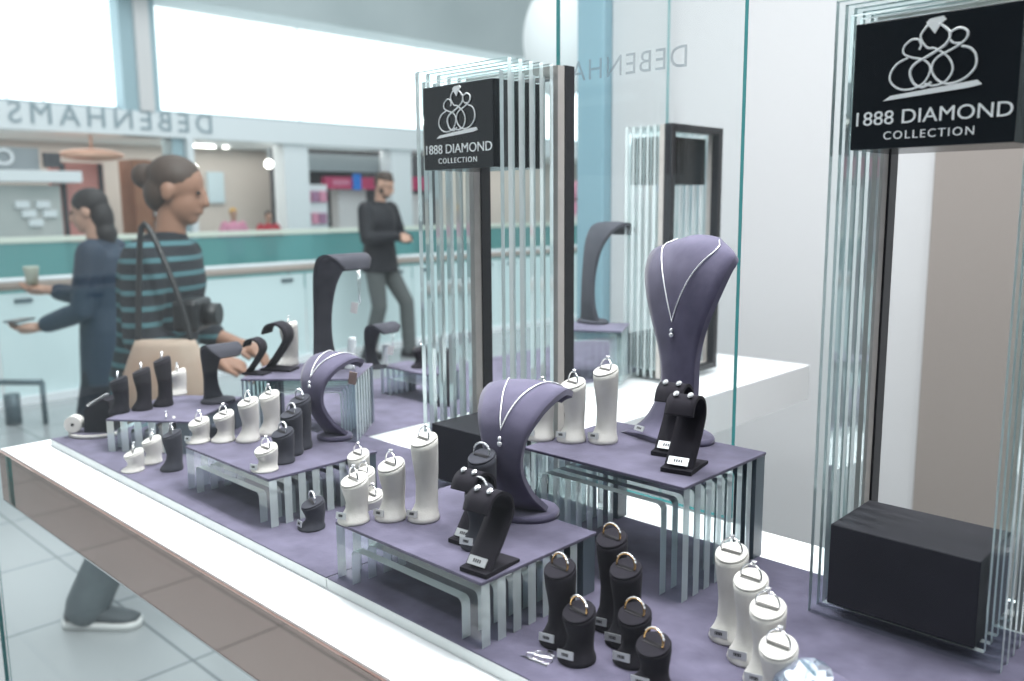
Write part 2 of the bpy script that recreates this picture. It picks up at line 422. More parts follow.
def emblem_curves(bm, w, r, flat=False):
    """the interlaced figure-eights with a gem on top, in XZ (or XY if flat), w wide, base at 0"""
    s = w/430.0
    def P(x, y): return (x-332)*s, (432-y)*s
    def mk(pts, rr, closed=False):
        q = [Vector((P(*a)[0], 0, P(*a)[1])) for a in pts]
        c = catmull(q+([q[0]] if closed else []), 6)
        if closed: c = c[:-1]
        if flat: c = [Vector((v.x, v.z, 0)) for v in c]
        tube(bm, c, rr, 5, closed)
    def ell(cx, cy, rx, ry, n=16): return [(cx+rx*math.cos(2*PI*i/n), cy+ry*math.sin(2*PI*i/n)) for i in range(n)]
    # centre strand: top loop that crosses into the left inner loop
    mk([(300, 100), (268, 150), (300, 205), (340, 215), (400, 262), (424, 320), (395, 372), (340, 388), (300, 375)], r)
    mk([(350, 100), (400, 150), (385, 200), (310, 245), (250, 275), (228, 315), (250, 370), (290, 390), (330, 370)], r*1.25)
    mk([(300, 100), (330, 92), (358, 104)], r)
    # small side loops and the big outer loops
    mk([(265, 165), (230, 160), (195, 185), (192, 220), (230, 243), (290, 262), (322, 305), (300, 365), (250, 392), (190, 392), (145, 362), (132, 320), (160, 270), (215, 243)], r)
    mk([(265, 212), (272, 190), (262, 166)], r)
    mk([(400, 150), (440, 134), (478, 155), (470, 192), (420, 225), (350, 258), (328, 305), (350, 355), (400, 385), (470, 372), (520, 325), (522, 270), (495, 232), (455, 218)], r*1.1)
    mk([(400, 178), (420, 200), (450, 204)], r)
    # gem and bar
    def pl(pts):
        th = 0.0006
        vs = [[], []]
        for k, d in enumerate((-th, th)):
            for a in pts:
                x, z = P(*a); vs[k].append(Vector((x, z, d)) if flat else Vector((x, d, z)))
        loft(bm, vs)
    pl([(290, 90), (308, 74), (366, 70), (382, 86), (358, 104), (332, 146), (302, 106)])
    pl([(105, 440), (140, 418), (535, 380), (556, 402), (500, 412)])

board('long purple suede board at the left end of the window shelf', -1.457, -0.6905, 0.450, 0.800, [on(243, 455)])
board('purple suede board in the foreground under the black and white ring stands', -0.6895, 0.55, 0.450, 0.786, [on(533, 662)])
board('purple suede board on the side arm of the shelf, behind the left stands', -1.457, -1.09, 0.801, 1.86)

# ------------------------------------------------------------------ risers of stacked acrylic arches
def riser(label, FL, FR, depth, h, n=8, sink=0.0, toptype='suede'):
    """FL, FR: front corners (world, xy); plates stacked backwards"""
    d = Vector((FR.x-FL.x, FR.y-FL.y, 0)); w = d.length; rz = math.atan2(d.y, d.x)
    t = thing('display_riser', label, 'riser', (FL.x, FL.y, sink), rz, 'acrylic risers with suede tops')
    bd, lg = 0.019, 0.024
    pitch = depth/n; th = pitch*0.52
    for i in range(n):
        y0 = i*pitch
        bm = BM()
        rr = 0.006
        arc = lambda cx, cz, a0, a1: [(cx+rr*math.cos(a0+(a1-a0)*k/4), cz+rr*math.sin(a0+(a1-a0)*k/4)) for k in range(5)]
        zi = h-0.003-bd
        poly = [(0, 0), (0, h-0.003), (w, h-0.003), (w, 0), (w-lg, 0)]+[(x, z) for x, z in arc(w-lg-rr, zi-rr, 0, PI/2)]+[(x, z) for x, z in arc(lg+rr, zi-rr, PI/2, PI)]+[(lg, 0)]
        last = i == n-1
        prism(bm, poly, y0, y0+(pitch*0.9 if last else th))
        o = link('arch_plate', bm, 'grey_arch' if last else 'acrylic', t)
        if not last: edge_mats(o)
        if last: o['label'] = 'dark tinted rear plate'
    bm = BM(); box(bm, -0.0005, w+0.0005, -0.0005, depth, h-0.003, h, bevel=0.0005); link('riser_top', bm, 'suede', t)
    return t
pbr('grey_arch', (0.10, 0.13, 0.155), 0.3)
ZF, ZT, ZB = 0.058, 0.110, 0.100
def V2(x, y): return Vector((x, y, 0))
riser('low acrylic riser in the foreground carrying three cream ring stands and a necklace bust', V2(-0.681, 0.458), V2(-0.478, 0.458), 0.150, ZF)
riser('tall acrylic riser at right carrying the large necklace bust', V2(-0.600, 0.640), V2(-0.404, 0.640), 0.152, ZT)
riser('low acrylic riser at left crowded with small cream and grey ring stands', V2(-1.052, 0.484), V2(-0.849, 0.484), 0.152, ZF)
a, b = on(241, 379, ZB), on(355, 379, ZB)
riser('tall acrylic riser behind the left necklace bust, with two earring loops on it', a, b, 0.135, ZB, 7)
a, b = on(205, 422, 0.05), on(106, 419, 0.05)
# end face towards the camera: local X points to the viewer
e = (a-b).normalized(); nrm = Vector((e.y, -e.x, 0))
if nrm.dot(Vector((-b.x, -b.y, 0))) < 0: nrm = -nrm
# front corners: FL is the far corner, FR the near one, plates stacked along e
FRc, FLc = b.copy(), b-nrm*0.17
riser('small low acrylic riser at the far left carrying three black ring stands', FLc, FRc, 0.135, 0.05, 6)
a = on(379, 366, 0.06); b = on(431, 373, 0.06)
RBK = riser('black low riser with slits standing behind the left sign stand', V2(b.x-0.15, b.y), b, 0.07, 0.056, 5)
a = on(552, 329, ZT); b = on(622, 331, ZT)
R2 = (a, b)
riser('far riser holding the slim necklace bust in front of the white wall', a, b, 0.12, ZT, 6)

# ------------------------------------------------------------------ sign stands
def loop4(x0, x1, z0, z1): return [(x0, z0), (x1, z0), (x1, z1), (x0, z1)]
def sign_stand(label, loc, rz, w, h, sign=True, n=5):
    t = thing('sign_stand', label, 'sign stand', loc, rz, 'acrylic sign stands')
    bd = 0.0125; pitch = 0.0175; th = 0.0062
    for i in range(n):
        bm = BM(); y0 = i*pitch
        ringplate(bm, loop4(0, w, 0, h), loop4(bd, w-bd, bd, h-bd), y0, y0+th)
        edge_mats(link('frame_plate', bm, 'acrylic', t))
    yb = n*pitch
    bm = BM(); ringplate(bm, loop4(0, w, 0, h), loop4(0.012, w-0.012, 0.012, h-0.012), yb-0.003, yb+0.009); link('inner_frame', bm, 'taupe', t)['label'] = 'pale taupe frame'
    bm = BM(); ringplate(bm, loop4(-0.001, w+0.001, 0, h+0.001), loop4(0.014, w-0.014, 0.012, h-0.012), yb+0.0092, yb+0.026); link('back_frame', bm, 'dark_frame', t)['label'] = 'black back frame'
    z1 = h-0.021; z0 = z1-0.097
    bm = BM(); box(bm, 0.0185, w-0.0185, -0.004, yb-0.004, z0, z1, bevel=0.0008)
    sb = link('sign_block', bm, 'black_lacquer', t)
    cx = w*0.5
    if sign:
        bm = BM(); emblem_curves(bm, w*0.43, 0.00085)
        e_ = link('crown_emblem', bm, 'lettering', sb); e_.location = (cx+0.001, -0.0052, z0+0.0375)
        for body, size, zz, spc in (('1888 DIAMOND', 0.0152, 0.0185, 1.0), ('COLLECTION', 0.0088, 0.0070, 1.25)):
            me = text_mesh(body, size, 0.0004, 'CENTER', spc)
            wd = max(v.co.x for v in me.vertices)-min(v.co.x for v in me.vertices)
            tgt = w*(0.72 if size > 0.01 else 0.42); k = tgt/wd
            for v in me.vertices: v.co = Vector((v.co.x*k, -v.co.z, v.co.y))
            me.materials.append(MATS['lettering'])
            o = bpy.data.objects.new('lettering', me); COL.objects.link(o); o.parent = sb
            o.location = (cx, -0.0046, z0+zz)
    bm = BM(); box(bm, 0.017, w-0.019, -0.001, yb-0.004, 0.014, 0.086, bevel=0.001)
    link('plinth_block', bm, 'black_cloth', t)
    for xx in (0.03, w-0.03):
        bm = BM(); box(bm, xx-0.003, xx+0.003, 0.01, 0.016, 0.0125, 0.0139); link('plinth_foot', bm, 'acrylic', t)
    return t
sign_stand('acrylic sign stand nearest the camera at right, black lettered block on top', (-0.313, 0.704, 0), 0, 0.155, 0.520)
sign_stand('acrylic sign stand left of centre, lettered black block above the grey necklace bust', (-0.838, 0.704, 0), 0, 0.157, 0.522)
q = on(717, 367, 0)
sign_stand('far sign stand against the white wall, seen from behind the large bust', (q.x-0.115, q.y-0.001, 0), -PI/2, 0.195, 0.52, sign=False)

# ------------------------------------------------------------------ rings and ring stands
LEAN = math.radians(20)
def stand_profile(h):
    return [(0.0, 0.0150, -0.004), (0.03, 0.0157, -0.0040), (0.09, 0.0150, -0.0034), (0.18, 0.0126, -0.0018), (0.30, 0.0110, 0.0002), (0.45, 0.0108, 0.001),
            (0.62, 0.0118, 0.0006), (0.80, 0.0130, -0.0004), (0.93, 0.0137, -0.001), (1.0, 0.0138, -0.0014)]
def ring_stand(desc, base, h, mat, rz=0.0, ring='solitaire', ringlabel=None, group='ring stands', tagged=True, sc_=1.0):
    t = thing('ring_stand', desc, 'ring stand', base, rz, group)
    bm = BM(); n = 28; rings = []
    pr = stand_profile(h)
    k = max(1.0, h/0.05)
    for u, r, sy in pr:
        # the flared foot keeps its size on tall stands
        z = u*h if u > 0.31 else min(u*h, u*0.055 if h > 0.055 else u*h)
        ang = LEAN*max(0.0, (u-0.3)/0.7)**1.3
        c = Vector((0, sy*sc_, z))
        v = Vector((0, math.cos(ang), math.sin(ang)))
        rings.append(circ(c, r*sc_, r*sc_, n, Vector((1, 0, 0)), v))
    loft(bm, rings)
    link('stand_body', bm, mat, t)
    # tilted disc on top
    topc = Vector((0, -0.0014*sc_, h)); v = Vector((0, math.cos(LEAN), math.sin(LEAN))); nn = Vector((0, -math.sin(LEAN), math.cos(LEAN)))
    rr = 0.0134*sc_
    bm = BM(); loft(bm, [circ(topc+nn*0.0002, rr*0.97, None, n, Vector((1, 0, 0)), v), circ(topc+nn*0.0009, rr, None, n, Vector((1, 0, 0)), v), circ(topc+nn*0.0018, rr*0.985, None, n, Vector((1, 0, 0)), v), circ(topc+nn*0.0021, rr*0.93, None, n, Vector((1, 0, 0)), v)])
    link('top_disc', bm, mat, t)
    bm = BM(); Mx = Matrix.Translation(topc+nn*0.0022) @ Matrix((Vector((1, 0, 0)), v, nn)).transposed().to_4x4()
    box(bm, -0.0085*sc_, 0.0085*sc_, -0.0018, 0.0018, -0.0006, 0.00025, mat=Mx)
    link('ring_slot', bm, 'slot_cream' if mat == 'cream_suede' else 'slot_dark', t)
    if tagged:
        bm = BM(); zt = min(0.0085, h*0.25)
        Mt = Matrix.Translation(Vector((-0.001, -0.0172*sc_, zt))) @ Matrix.Rotation(math.radians(-12), 4, 'X') @ Matrix.Rotation(math.radians(-8), 4, 'Y')
        box(bm, -0.0080, 0.0080, -0.0006, 0.0006, -0.0032, 0.0032, 0, mat=Mt)
        for j, ww in enumerate((0.0006, 0.0011, 0.0009, 0.0012, 0.0008)):
            xc = -0.0030+j*0.0015
            box(bm, xc-ww/2, xc+ww/2, -0.0008, -0.0005, -0.0012, 0.0013, 1, mat=Mt)
        link('price_tag', bm, ['tag_silver', 'tag_ink'], t)
    if ring:
        P0 = topc+nn*0.0022
        Rw = Matrix.Translation(Vector(base)) @ Matrix.Rotation(rz, 4, 'Z')
        tilt = math.radians(random.uniform(-34, -20)); yaw = math.radians(random.uniform(-10, 10))
        make_ring(ring, Rw @ (Matrix.Translation(P0) @ Matrix((Vector((1, 0, 0)), v, nn)).transposed().to_4x4() @ Matrix.Rotation(yaw, 4, 'Z') @ Matrix.Rotation(tilt, 4, 'X')), ringlabel or ('diamond ring in '+desc))
    return t
def gem_bm(bm, c, r, ax=Vector((0, 0, 1)), mi=0):
    u = ax.orthogonal().normalized(); w = ax.cross(u)
    R = [circ(c-ax*r*0.85, r*0.06, None, 8, u, w), circ(c, r, None, 8, u, w), circ(c+ax*r*0.35, r*0.62, None, 8, u, w)]
    rs = loft(bm, R, True, mi)
    for f in bm.faces:
        if f.material_index == mi: f.smooth = False
def make_ring(kind, Mw, label):
    metal = 'gold' if kind == 'gold' else 'silver'
    loc = Mw.translation.copy()
    t = thing('diamond_ring', label, 'ring', loc, 0, 'rings on the stands')
    L = Matrix.Translation(-loc) @ Mw
    R = 0.0092; cz = 0.0022
    bm = BM(); pts = [Vector((R*math.cos(a), 0, cz+R*math.sin(a))) for a in [(-0.22+(PI+0.44)*i/26) for i in range(27)]]
    tube(bm, [L @ q for q in pts], 0.0008 if kind != 'gold' else 0.0009, 8)
    link('band', bm, metal, t)
    if kind == 'solitaire':
        bm = BM(); c = Vector((0, 0, cz+R+0.0022)); gem_bm(bm, c, 0.0021)
        bm.transform(L); link('stone', bm, 'gem_bright', t)
        bm = BM()
        for i in range(4):
            a = PI/4+i*PI/2; d = Vector((math.cos(a), math.sin(a), 0))
            tube(bm, [L @ (Vector((0, 0, cz+R))), L @ (c+d*0.0019+Vector((0, 0, -0.0006))), L @ (c+d*0.0019+Vector((0, 0, 0.0009)))], 0.00035, 5)
        link('claw_setting', bm, metal, t)
    else:
        bm = BM(); n = 9
        for i in range(n):
            a = PI*0.16+PI*0.68*i/(n-1); d = Vector((math.cos(a), 0, math.sin(a)))
            gem_bm(bm, Vector((0, 0, cz))+d*(R+0.0008), 0.00125 if kind != 'cluster' else 0.0015, d)
        bm.transform(L); link('diamond_row', bm, 'gem_bright', t)

def by_px(base_px, top_px, z):
    b = on(base_px[0], base_px[1], z); return b, max(0.02, rise(b, *top_px))
GB, GV = 'black ring stands in the foreground', 'cream ring stands beside the crystal'
# foreground black stands, gold rings
for bp, tp, d in (
    ((561, 640), (571, 569), 'black ring stand touching the right legs of the front low riser'),
    ((580, 657), (580, 612), 'short charcoal ring stand, frontmost on the left of the black group'),
    ((612, 624), (620, 539), 'tallest black ring stand, at the back of the foreground black group'),
    ((626, 640), (640, 570), 'second tallest black ring stand, just in front of the tallest'),
    ((635, 659), (646, 615), 'middle black ring stand tucked behind the frontmost right one'),
    ((654, 682), (655, 645), 'black ring stand at the bottom edge, frontmost on the right')):
    b, h = by_px(bp, tp, 0.0)
    ring_stand(d, b, h, 'dark_suede', 0.0, 'gold', 'gold half-eternity diamond ring in the '+d.split(',')[0].replace(' touching the right legs of', ' by'), GB)
for bp, tp, d in (
    ((730, 636), (740, 554), 'tallest cream ring stand, furthest back of the four at right'),
    ((749, 657), (759, 581), 'second tallest cream ring stand of the four at right'),
    ((766, 680), (776, 609), 'third cream ring stand of the four at right'),
    ((777, 704), (786, 648), 'shortest cream ring stand, right behind the big crystal')):
    b, h = by_px(bp, tp, 0.0)
    ring_stand(d, b, h, 'cream_suede', 0.0, 'solitaire', 'solitaire diamond ring in the '+d.split(',')[0], GV)
GF = 'ring stands on the front low riser'
for bp, tp, mt, d, rg in (
    ((357, 520), (359, 480), 'cream_suede', 'shortest cream ring stand, at the left corner of the front low riser', 'solitaire'),
    ((394, 517), (395, 465), 'cream_suede', 'middle-height cream ring stand on the front low riser', 'solitaire'),
    ((427, 518), (428, 440), 'cream_suede', 'tall textured cream ring stand in front of the left sign stand', 'solitaire'),
    ((484, 531), (487, 457), 'grey_suede', 'taller grey ring stand in front of the grey necklace bust', 'cluster'),
    ((481, 545), (482, 492), 'grey_suede', 'shorter grey ring stand just behind the front earring loop', 'cluster')):
    b, h = by_px(bp, tp, ZF)
    ring_stand(d, b, h, mt, -0.05 if mt == 'cream_suede' else 0.0, rg, 'diamond ring in the '+d.split(',')[0], GF)
GT = 'cream ring stands on the tall riser'
for bp, tp, d in (
    ((543, 438), (542, 391), 'cream ring stand on the tall riser, half hidden by the grey bust'),
    ((574, 440), (577, 384), 'middle cream ring stand of three on the tall riser'),
    ((606, 441), (610, 371), 'tallest cream ring stand on the tall riser, beside the large bust')):
    b, h = by_px(bp, tp, ZT)
    ring_stand(d, b, h, 'cream_suede', -0.2, 'solitaire', 'solitaire diamond ring in the '+d.split(',')[0], GT)
GM = 'cream ring stands between the two low risers'
for bp, tp, d in (
    ((361, 505), (359, 455), 'cream ring stand between the low risers, furthest back of three'),
    ((366, 513), (364, 473), 'cream ring stand between the low risers, middle of three'),
    ((374, 518), (373, 496), 'lowest cream ring stand between the low risers, nearest the front one')):
    b, h = by_px(bp, tp, 0.0)
    ring_stand(d, b, h, 'cream_suede', -0.05, 'solitaire', 'diamond ring in the '+d.split(',')[0]+d.split(',')[1], GM, tagged=False)
b, h = by_px((315, 527), (316, 503), 0)
ring_stand('single short charcoal ring stand standing alone by the left low riser', b, h, 'grey_suede', -0.3, 'cluster', 'diamond ring in the lone short charcoal ring stand', 'ring stands on the boards')
GL = 'ring stands on the left low riser'
for bp, tp, mt, d in (
    ((201, 441), (201, 422), 'cream_suede', 'short cream ring stand at the left corner of the left low riser'),
    ((226, 440), (226, 415), 'cream_suede', 'second cream ring stand from left on the left low riser'),
    ((251, 440), (252, 402), 'cream_suede', 'third cream ring stand from left on the left low riser'),
    ((272, 433), (274, 395), 'cream_suede', 'fourth and tallest cream ring stand on the left low riser'),
    ((268, 469), (268, 449), 'cream_suede', 'short cream ring stand at the front corner of the left low riser'),
    ((285, 461), (283, 433), 'grey_suede', 'grey ring stand nearest the front on the left low riser'),
    ((294, 453), (290, 414), 'grey_suede', 'middle grey ring stand on the left low riser'),
    ((303, 447), (298, 400), 'grey_suede', 'rear grey ring stand beside the left necklace bust')):
    b, h = by_px(bp, tp, ZF)
    ring_stand(d, b, h, mt, -0.05, 'solitaire' if mt == 'cream_suede' else 'cluster', 'diamond ring in '+d.replace('at the left corner of', 'at left corner of').replace('at the front corner of', 'at front corner of').replace('on the left', 'on left'), GL, tagged=(bp[0] in (201, 268)))
GS = 'ring stands at the far left'
for bp, tp, z, mt, d in (
    ((122, 412), (121, 380), 0.05, 'dark_suede', 'leftmost black ring stand on the small far-left riser'),
    ((145, 409), (146, 371), 0.05, 'dark_suede', 'middle black ring stand on the small far-left riser'),
    ((166, 405), (166, 360), 0.05, 'dark_suede', 'tallest black ring stand on the small far-left riser'),
    ((180, 394), (180, 372), 0.05, 'cream_suede', 'short cream ring stand beside the tallest far-left black one'),
    ((136, 470), (136, 453), 0.0, 'cream_suede', 'low cream ring stand on the board, before the small riser'),
    ((154, 462), (154, 440), 0.0, 'cream_suede', 'cream ring stand on the board, second from left'),
    ((175, 469), (175, 434), 0.0, 'grey_suede', 'grey ring stand on the board left of the left low riser'),
    ((170, 450), (171, 421), 0.0, 'cream_suede', 'cream ring stand hidden behind the grey one at left')):
    b, h = by_px(bp, tp, z)
    ring_stand(d, b, h, mt, -0.35, 'solitaire' if z == 0 or mt == 'cream_suede' else 'cluster', 'diamond ring in '+d.split(', ')[0]+(' '+d.split(', ')[1] if ',' in d else ''), GS, tagged=False)
for bp, tp, mt, d in (
    ((240, 408), (240, 396), 'dark_suede', 'small dark ring stand behind the left row of cream stands'),):
    b, h = by_px(bp, tp, 0.02)
b, h = by_px((291, 365), (294, 325), ZB)
ring_stand('cream ring stand on the tall back riser beside the earring loops', b, h, 'cream_suede', -0.5, 'solitaire', 'diamond ring in the cream stand on the tall back riser', 'ring stands at the back', tagged=False, sc_=1.15)
# slim clear acrylic ring fingers at the back
for bp, tp, d in (((350, 369), (366, 336), 'slim clear ring finger leaning on the tall back riser'), ((384, 366), (381, 343), 'slim clear ring finger beside the small dark bust')):
    b, h = by_px(bp, tp, 0.07 if bp[0] > 380 else ZB)
    if bp[0] > 380: b.z = 0.0562; b = on(bp[0], bp[1], 0.0562)
    bm = BM()
    rings = []
    for u, r in ((0, .009), (.06, .009), (.14, .0065), (.5, .0062), (.9, .0072), (1, .0055)): rings.append(circ(Vector((0.010*u, 0, h*u)), r, None, 16))
    loft(bm, rings)
    t = thing('ring_finger', d, 'ring stand', b, 0, 'clear ring fingers')
    link('finger', bm, 'pale_clear', t) if 'pale_clear' in MATS else None
    if 'pale_clear' not in MATS:
        glazing('pale_clear', (0.9, 0.95, 0.97), 1.45, 0.8, (0.80, 0.84, 0.87), 0.7); link('finger', bm, 'pale_clear', t)
for k, (bp, tp, d) in enumerate((((421, 367), (421, 349), 'black ring stand on the black riser seen beside the sign stand'), ((446, 376), (446, 352), 'black ring stand seen through the left sign stand'))):
    z = 0.0562 if k == 0 else 0.0
    if k == 1: bp = (446, 405)
    b, h = by_px(bp, tp, z)
    ring_stand(d, b, h, 'dark_suede', -0.4, 'solitaire', 'diamond ring in the '+d, 'ring stands at the back', tagged=False)

# ------------------------------------------------------------------ busts
def sheet(bm, prof, widths, th, seg=9, curl=0.0, mi=0):
    """curved slab: prof = [(y,z)], widths = half widths; curl pushes the side edges back"""
    P = catmull([Vector((0, y, z)) for y, z in prof], 6)
    m_ = len(P); n = len(widths)-1
    W = []
    for i in range(m_):
        u = i/(m_-1)*n; k = min(int(u), n-1); t = u-k
        a0, a1, a2, a3 = widths[max(k-1, 0)], widths[k], widths[k+1], widths[min(k+2, n)]
        W.append(0.5*(2*a1+(a2-a0)*t+(2*a0-5*a1+4*a2-a3)*t*t+(a3-3*a2+3*a1-a0)*t**3))
    Fv, Bv = [], []
    for i in range(m_):
        d = (P[min(i+1, m_-1)]-P[max(i-1, 0)]).normalized()
        nb = Vector((0, d.z, -d.y))        # pointing backwards from the front face
        fr, bk = [], []
        for k in range(seg):
            s = -1+2*k/(seg-1)
            q = P[i]+Vector((s*W[i], 0, 0))+nb*(curl*W[i]*s*s)
            fr.append(bm.verts.new(q)); bk.append(bm.verts.new(q+nb*th))
        Fv.append(fr); Bv.append(bk)
    for i in range(m_-1):
        for k in range(seg-1):
            f = bm.faces.new((Fv[i][k], Fv[i][k+1], Fv[i+1][k+1], Fv[i+1][k])); f.smooth = True
            f = bm.faces.new((Bv[i][k+1], Bv[i][k], Bv[i+1][k], Bv[i+1][k+1])); f.smooth = True
        for k in (0, seg-1):
            bm.faces.new((Fv[i][k], Fv[i+1][k], Bv[i+1][k], Bv[i][k]))
    for i in (0, m_-1):
        for k in range(seg-1): bm.faces.new((Fv[i][k], Bv[i][k], Bv[i][k+1], Fv[i][k+1]))
    # front-surface sampler for the necklace
    def at(u, s):
        x = u*(m_-1); k = min(int(x), m_-2); t = x-k
        p = P[k].lerp(P[k+1], t); w = W[k]*(1-t)+W[k+1]*t
        d = (P[k+1]-P[k]).normalized(); nb = Vector((0, d.z, -d.y))
        return p+Vector((s*w, 0, 0))+nb*(curl*w*s*s)-nb*0.0012
    return at
def necklace(label, Mw, at, u0, u1, s0, dp=0.0017, drop='stone', s1=0.0):
    loc = Mw @ at(u0, s1)
    t = thing('necklace', label, 'necklace', loc, 0, 'necklaces on the busts')
    L = Matrix.Translation(-loc) @ Mw
    pts = []
    N = 14
    for i in range(N+1):
        a = i/N; s = -s0*(1-a); pts.append(at(u1+(u0-u1)*a**0.8, s*(1-0.15*math.sin(PI*a))+s1*a))
    left = [L @ q for q in pts]
    pts2 = [at(u1+(u0-u1)*(1-(1-i/N))**0.8, s0*(1-i/N)*(1-0.15*math.sin(PI*i/N))+s1*i/N) for i in range(N+1)]
    right = [L @ q for q in pts2]
    bm = BM(); tube(bm, left+list(reversed(right[:-1])), 0.0007, 6); link('chain', bm, 'white_metal', t)
    c = L @ at(max(u0-0.02, 0), s1)
    bm = BM()
    ball(bm, c+Vector((0, -0.001, -0.0035)), (0.0020, 0.0016, 0.0024), 10, 8); ball(bm, c+Vector((0, -0.001, -0.0085)), (0.0027, 0.002, 0.0027), 10, 8)
    link('pendant', bm, 'gem_bright', t)
    return t
def bust(label, base, rz, s, prof, widths, mat='bust_suede', foot=(0.05, 0.03, 0.02), th=0.007, nl=None, cl=0.12, group='necklace busts', tagged=False):
    t = thing('necklace_bust', label, 'necklace bust', base, rz, group)
    bm = BM(); at = sheet(bm, [(y*s, z*s) for y, z in prof], [w*s for w in widths], th*s, 11, cl)
    link('bust_slab', bm, mat, t)
    fx, fy, fo = foot
    bm = BM()
    ring0 = circ(Vector((0, fo*s, 0.0002)), fx*s, fy*s, 32); ring1 = circ(Vector((0, fo*s, 0.004*s)), fx*s, fy*s, 32); ring2 = circ(Vector((0, fo*s, 0.006*s)), fx*s*0.95, fy*s*0.95, 32)
    loft(bm, [ring0, ring1, ring2]); link('base_plate', bm, mat, t)
    if tagged:
        bm = BM(); Mt = Matrix.Translation(Vector((-0.012, -0.036*s, 0.013))) @ Matrix.Rotation(math.radians(-30), 4, 'X')
        box(bm, -0.007, 0.007, -0.0006, 0.0006, -0.003, 0.003, 0, mat=Mt)
        for j in range(4): box(bm, -0.003+j*0.0018, -0.002+j*0.0018, -0.0008, -0.0005, -0.0012, 0.0013, 1, mat=Mt)
        link('price_tag', bm, ['tag_silver', 'tag_ink'], t)
    if nl:
        Mw = Matrix.Translation(Vector(base)) @ Matrix.Rotation(rz, 4, 'Z')
        necklace(nl[0], Mw, at, nl[1], nl[2], nl[3])
    return at, Matrix.Translation(Vector(base)) @ Matrix.Rotation(rz, 4, 'Z')
BIG = [(-0.034, 0.006), (-0.012, 0.018), (0.000, 0.050), (-0.001, 0.085), (-0.004, 0.120), (-0.003, 0.150), (0.003, 0.176), (0.016, 0.196), (0.034, 0.206)]
BIGW = [0.046, 0.034, 0.0245, 0.0265, 0.038, 0.050, 0.057, 0.056, 0.024]
HOOK = [(0.012, 0.004), (-0.008, 0.026), (-0.024, 0.056), (-0.024, 0.086), (-0.006, 0.108), (0.022, 0.117), (0.044, 0.110), (0.052, 0.098)]
HOOKW = [0.022, 0.0165, 0.0150, 0.020, 0.028, 0.034, 0.036, 0.034, 0.022]
LEAN_ = [(0.0, 0.004), (-0.006, 0.030), (-0.006, 0.060), (0.002, 0.090), (0.020, 0.112), (0.046, 0.119), (0.066, 0.110), (0.074, 0.096)]
TALL = [(0.0, 0.004), (-0.004, 0.04), (-0.002, 0.09), (0.008, 0.140), (0.028, 0.172), (0.054, 0.183), (0.074, 0.176), (0.082, 0.160)]
TALLW = [0.026, 0.019, 0.017, 0.021, 0.030, 0.038, 0.040, 0.036, 0.026]
b = on(673, 437, ZT)
bust('large purple suede necklace bust standing at the back of the tall riser', b, math.radians(-13), 1.06, BIG, BIGW, foot=(0.046, 0.030, 0.004),
     nl=('fine silver chain necklace with small pendant on the large bust', 0.50, 0.95, 0.80), cl=0.14, tagged=True)
b = on(516, 520, ZF)
bust('grey purple hooked necklace bust at the back of the front low riser', b, math.radians(16), 1.15, HOOK, HOOKW, foot=(0.030, 0.026, 0.018), th=0.005,
     nl=('silver chain necklace with a cluster pendant on the front hooked bust', 0.42, 0.84, 0.70), cl=0.15)
b = on(327, 440, ZF)
bl_ = bust('grey hooked necklace bust on the left low riser, chain over its front', b, math.radians(8), 0.98, HOOK, HOOKW, foot=(0.026, 0.022, 0.014), th=0.005,
     nl=('silver chain necklace with a tiny pendant on the left hooked bust', 0.45, 0.84, 0.6), cl=0.15)
b = on(213, 400, 0.05)
bust('dark slim necklace bust on the small far-left riser', b, math.radians(-88), 0.82, LEAN_, [w*0.95 for w in HOOKW], mat='grey_suede', foot=(0.034, 0.03, 0.02), th=0.005, cl=0.0)
b = on(325, 367, ZB)
bt_ = bust('tall dark curved necklace bust in front of the man in black', b, math.radians(-82), 1.03, TALL, TALLW, mat='grey_suede', foot=(0.028, 0.026, 0.012), th=0.005, cl=0.0)
b = on(372, 367, 0.0562)
bs_ = bust('small dark curved bust behind the tall back riser, by the man', b, math.radians(-82), 0.74, LEAN_, [w*1.15 for w in HOOKW], mat='grey_suede', foot=(0.028, 0.024, 0.018), th=0.005, cl=0.0)
b = on(588, 323, ZT)
bust('slim grey necklace bust on the far riser before the white wall', b, math.radians(-16), 1.18, TALL, [w*1.05 for w in TALLW], mat='grey_suede', foot=(0.036, 0.024, 0.01), th=0.005, cl=0.05)
# paper price tickets on loops of thread, hanging from the curled tips
pbr('ticket_buff', (0.62, 0.45, 0.36), 0.7)
def ticket(label, src, u, L_, mat, cat='price ticket'):
    at, Mw = src
    q = Mw @ (at(u, 0.0)+Vector((0, 0.002, -0.006)))
    t = thing('price_ticket', label, cat, q, 0, 'hanging tickets')
    bm = BM(); tube(bm, [Vector((-0.003, 0, 0.002)), Vector((-0.002, 0, -L_*0.6)), Vector((0, 0, -L_))], 0.0005, 5); tube(bm, [Vector((0.003, 0, 0.002)), Vector((0.002, 0, -L_*0.6)), Vector((0, 0, -L_))], 0.0005, 5); link('thread', bm, 'silver', t)
    bm = BM(); box(bm, -0.0055, 0.0055, -0.0004, 0.0004, -L_-0.018, -L_, bevel=0.0002, mat=Matrix.Rotation(0.25, 4, 'Y') @ Matrix.Rotation(0.7, 4, 'Z')); link('card', bm, mat, t)
ticket('white price ticket hanging from the tip of the tall dark curved bust', bt_, 0.97, 0.052, 'pale_goods')
ticket('buff price ticket hanging from the hooked bust on the left riser', bl_, 0.98, 0.010, 'ticket_buff')
ticket('small pinkish price ticket hanging from the small dark bust', bs_, 0.97, 0.022, 'pale_goods')

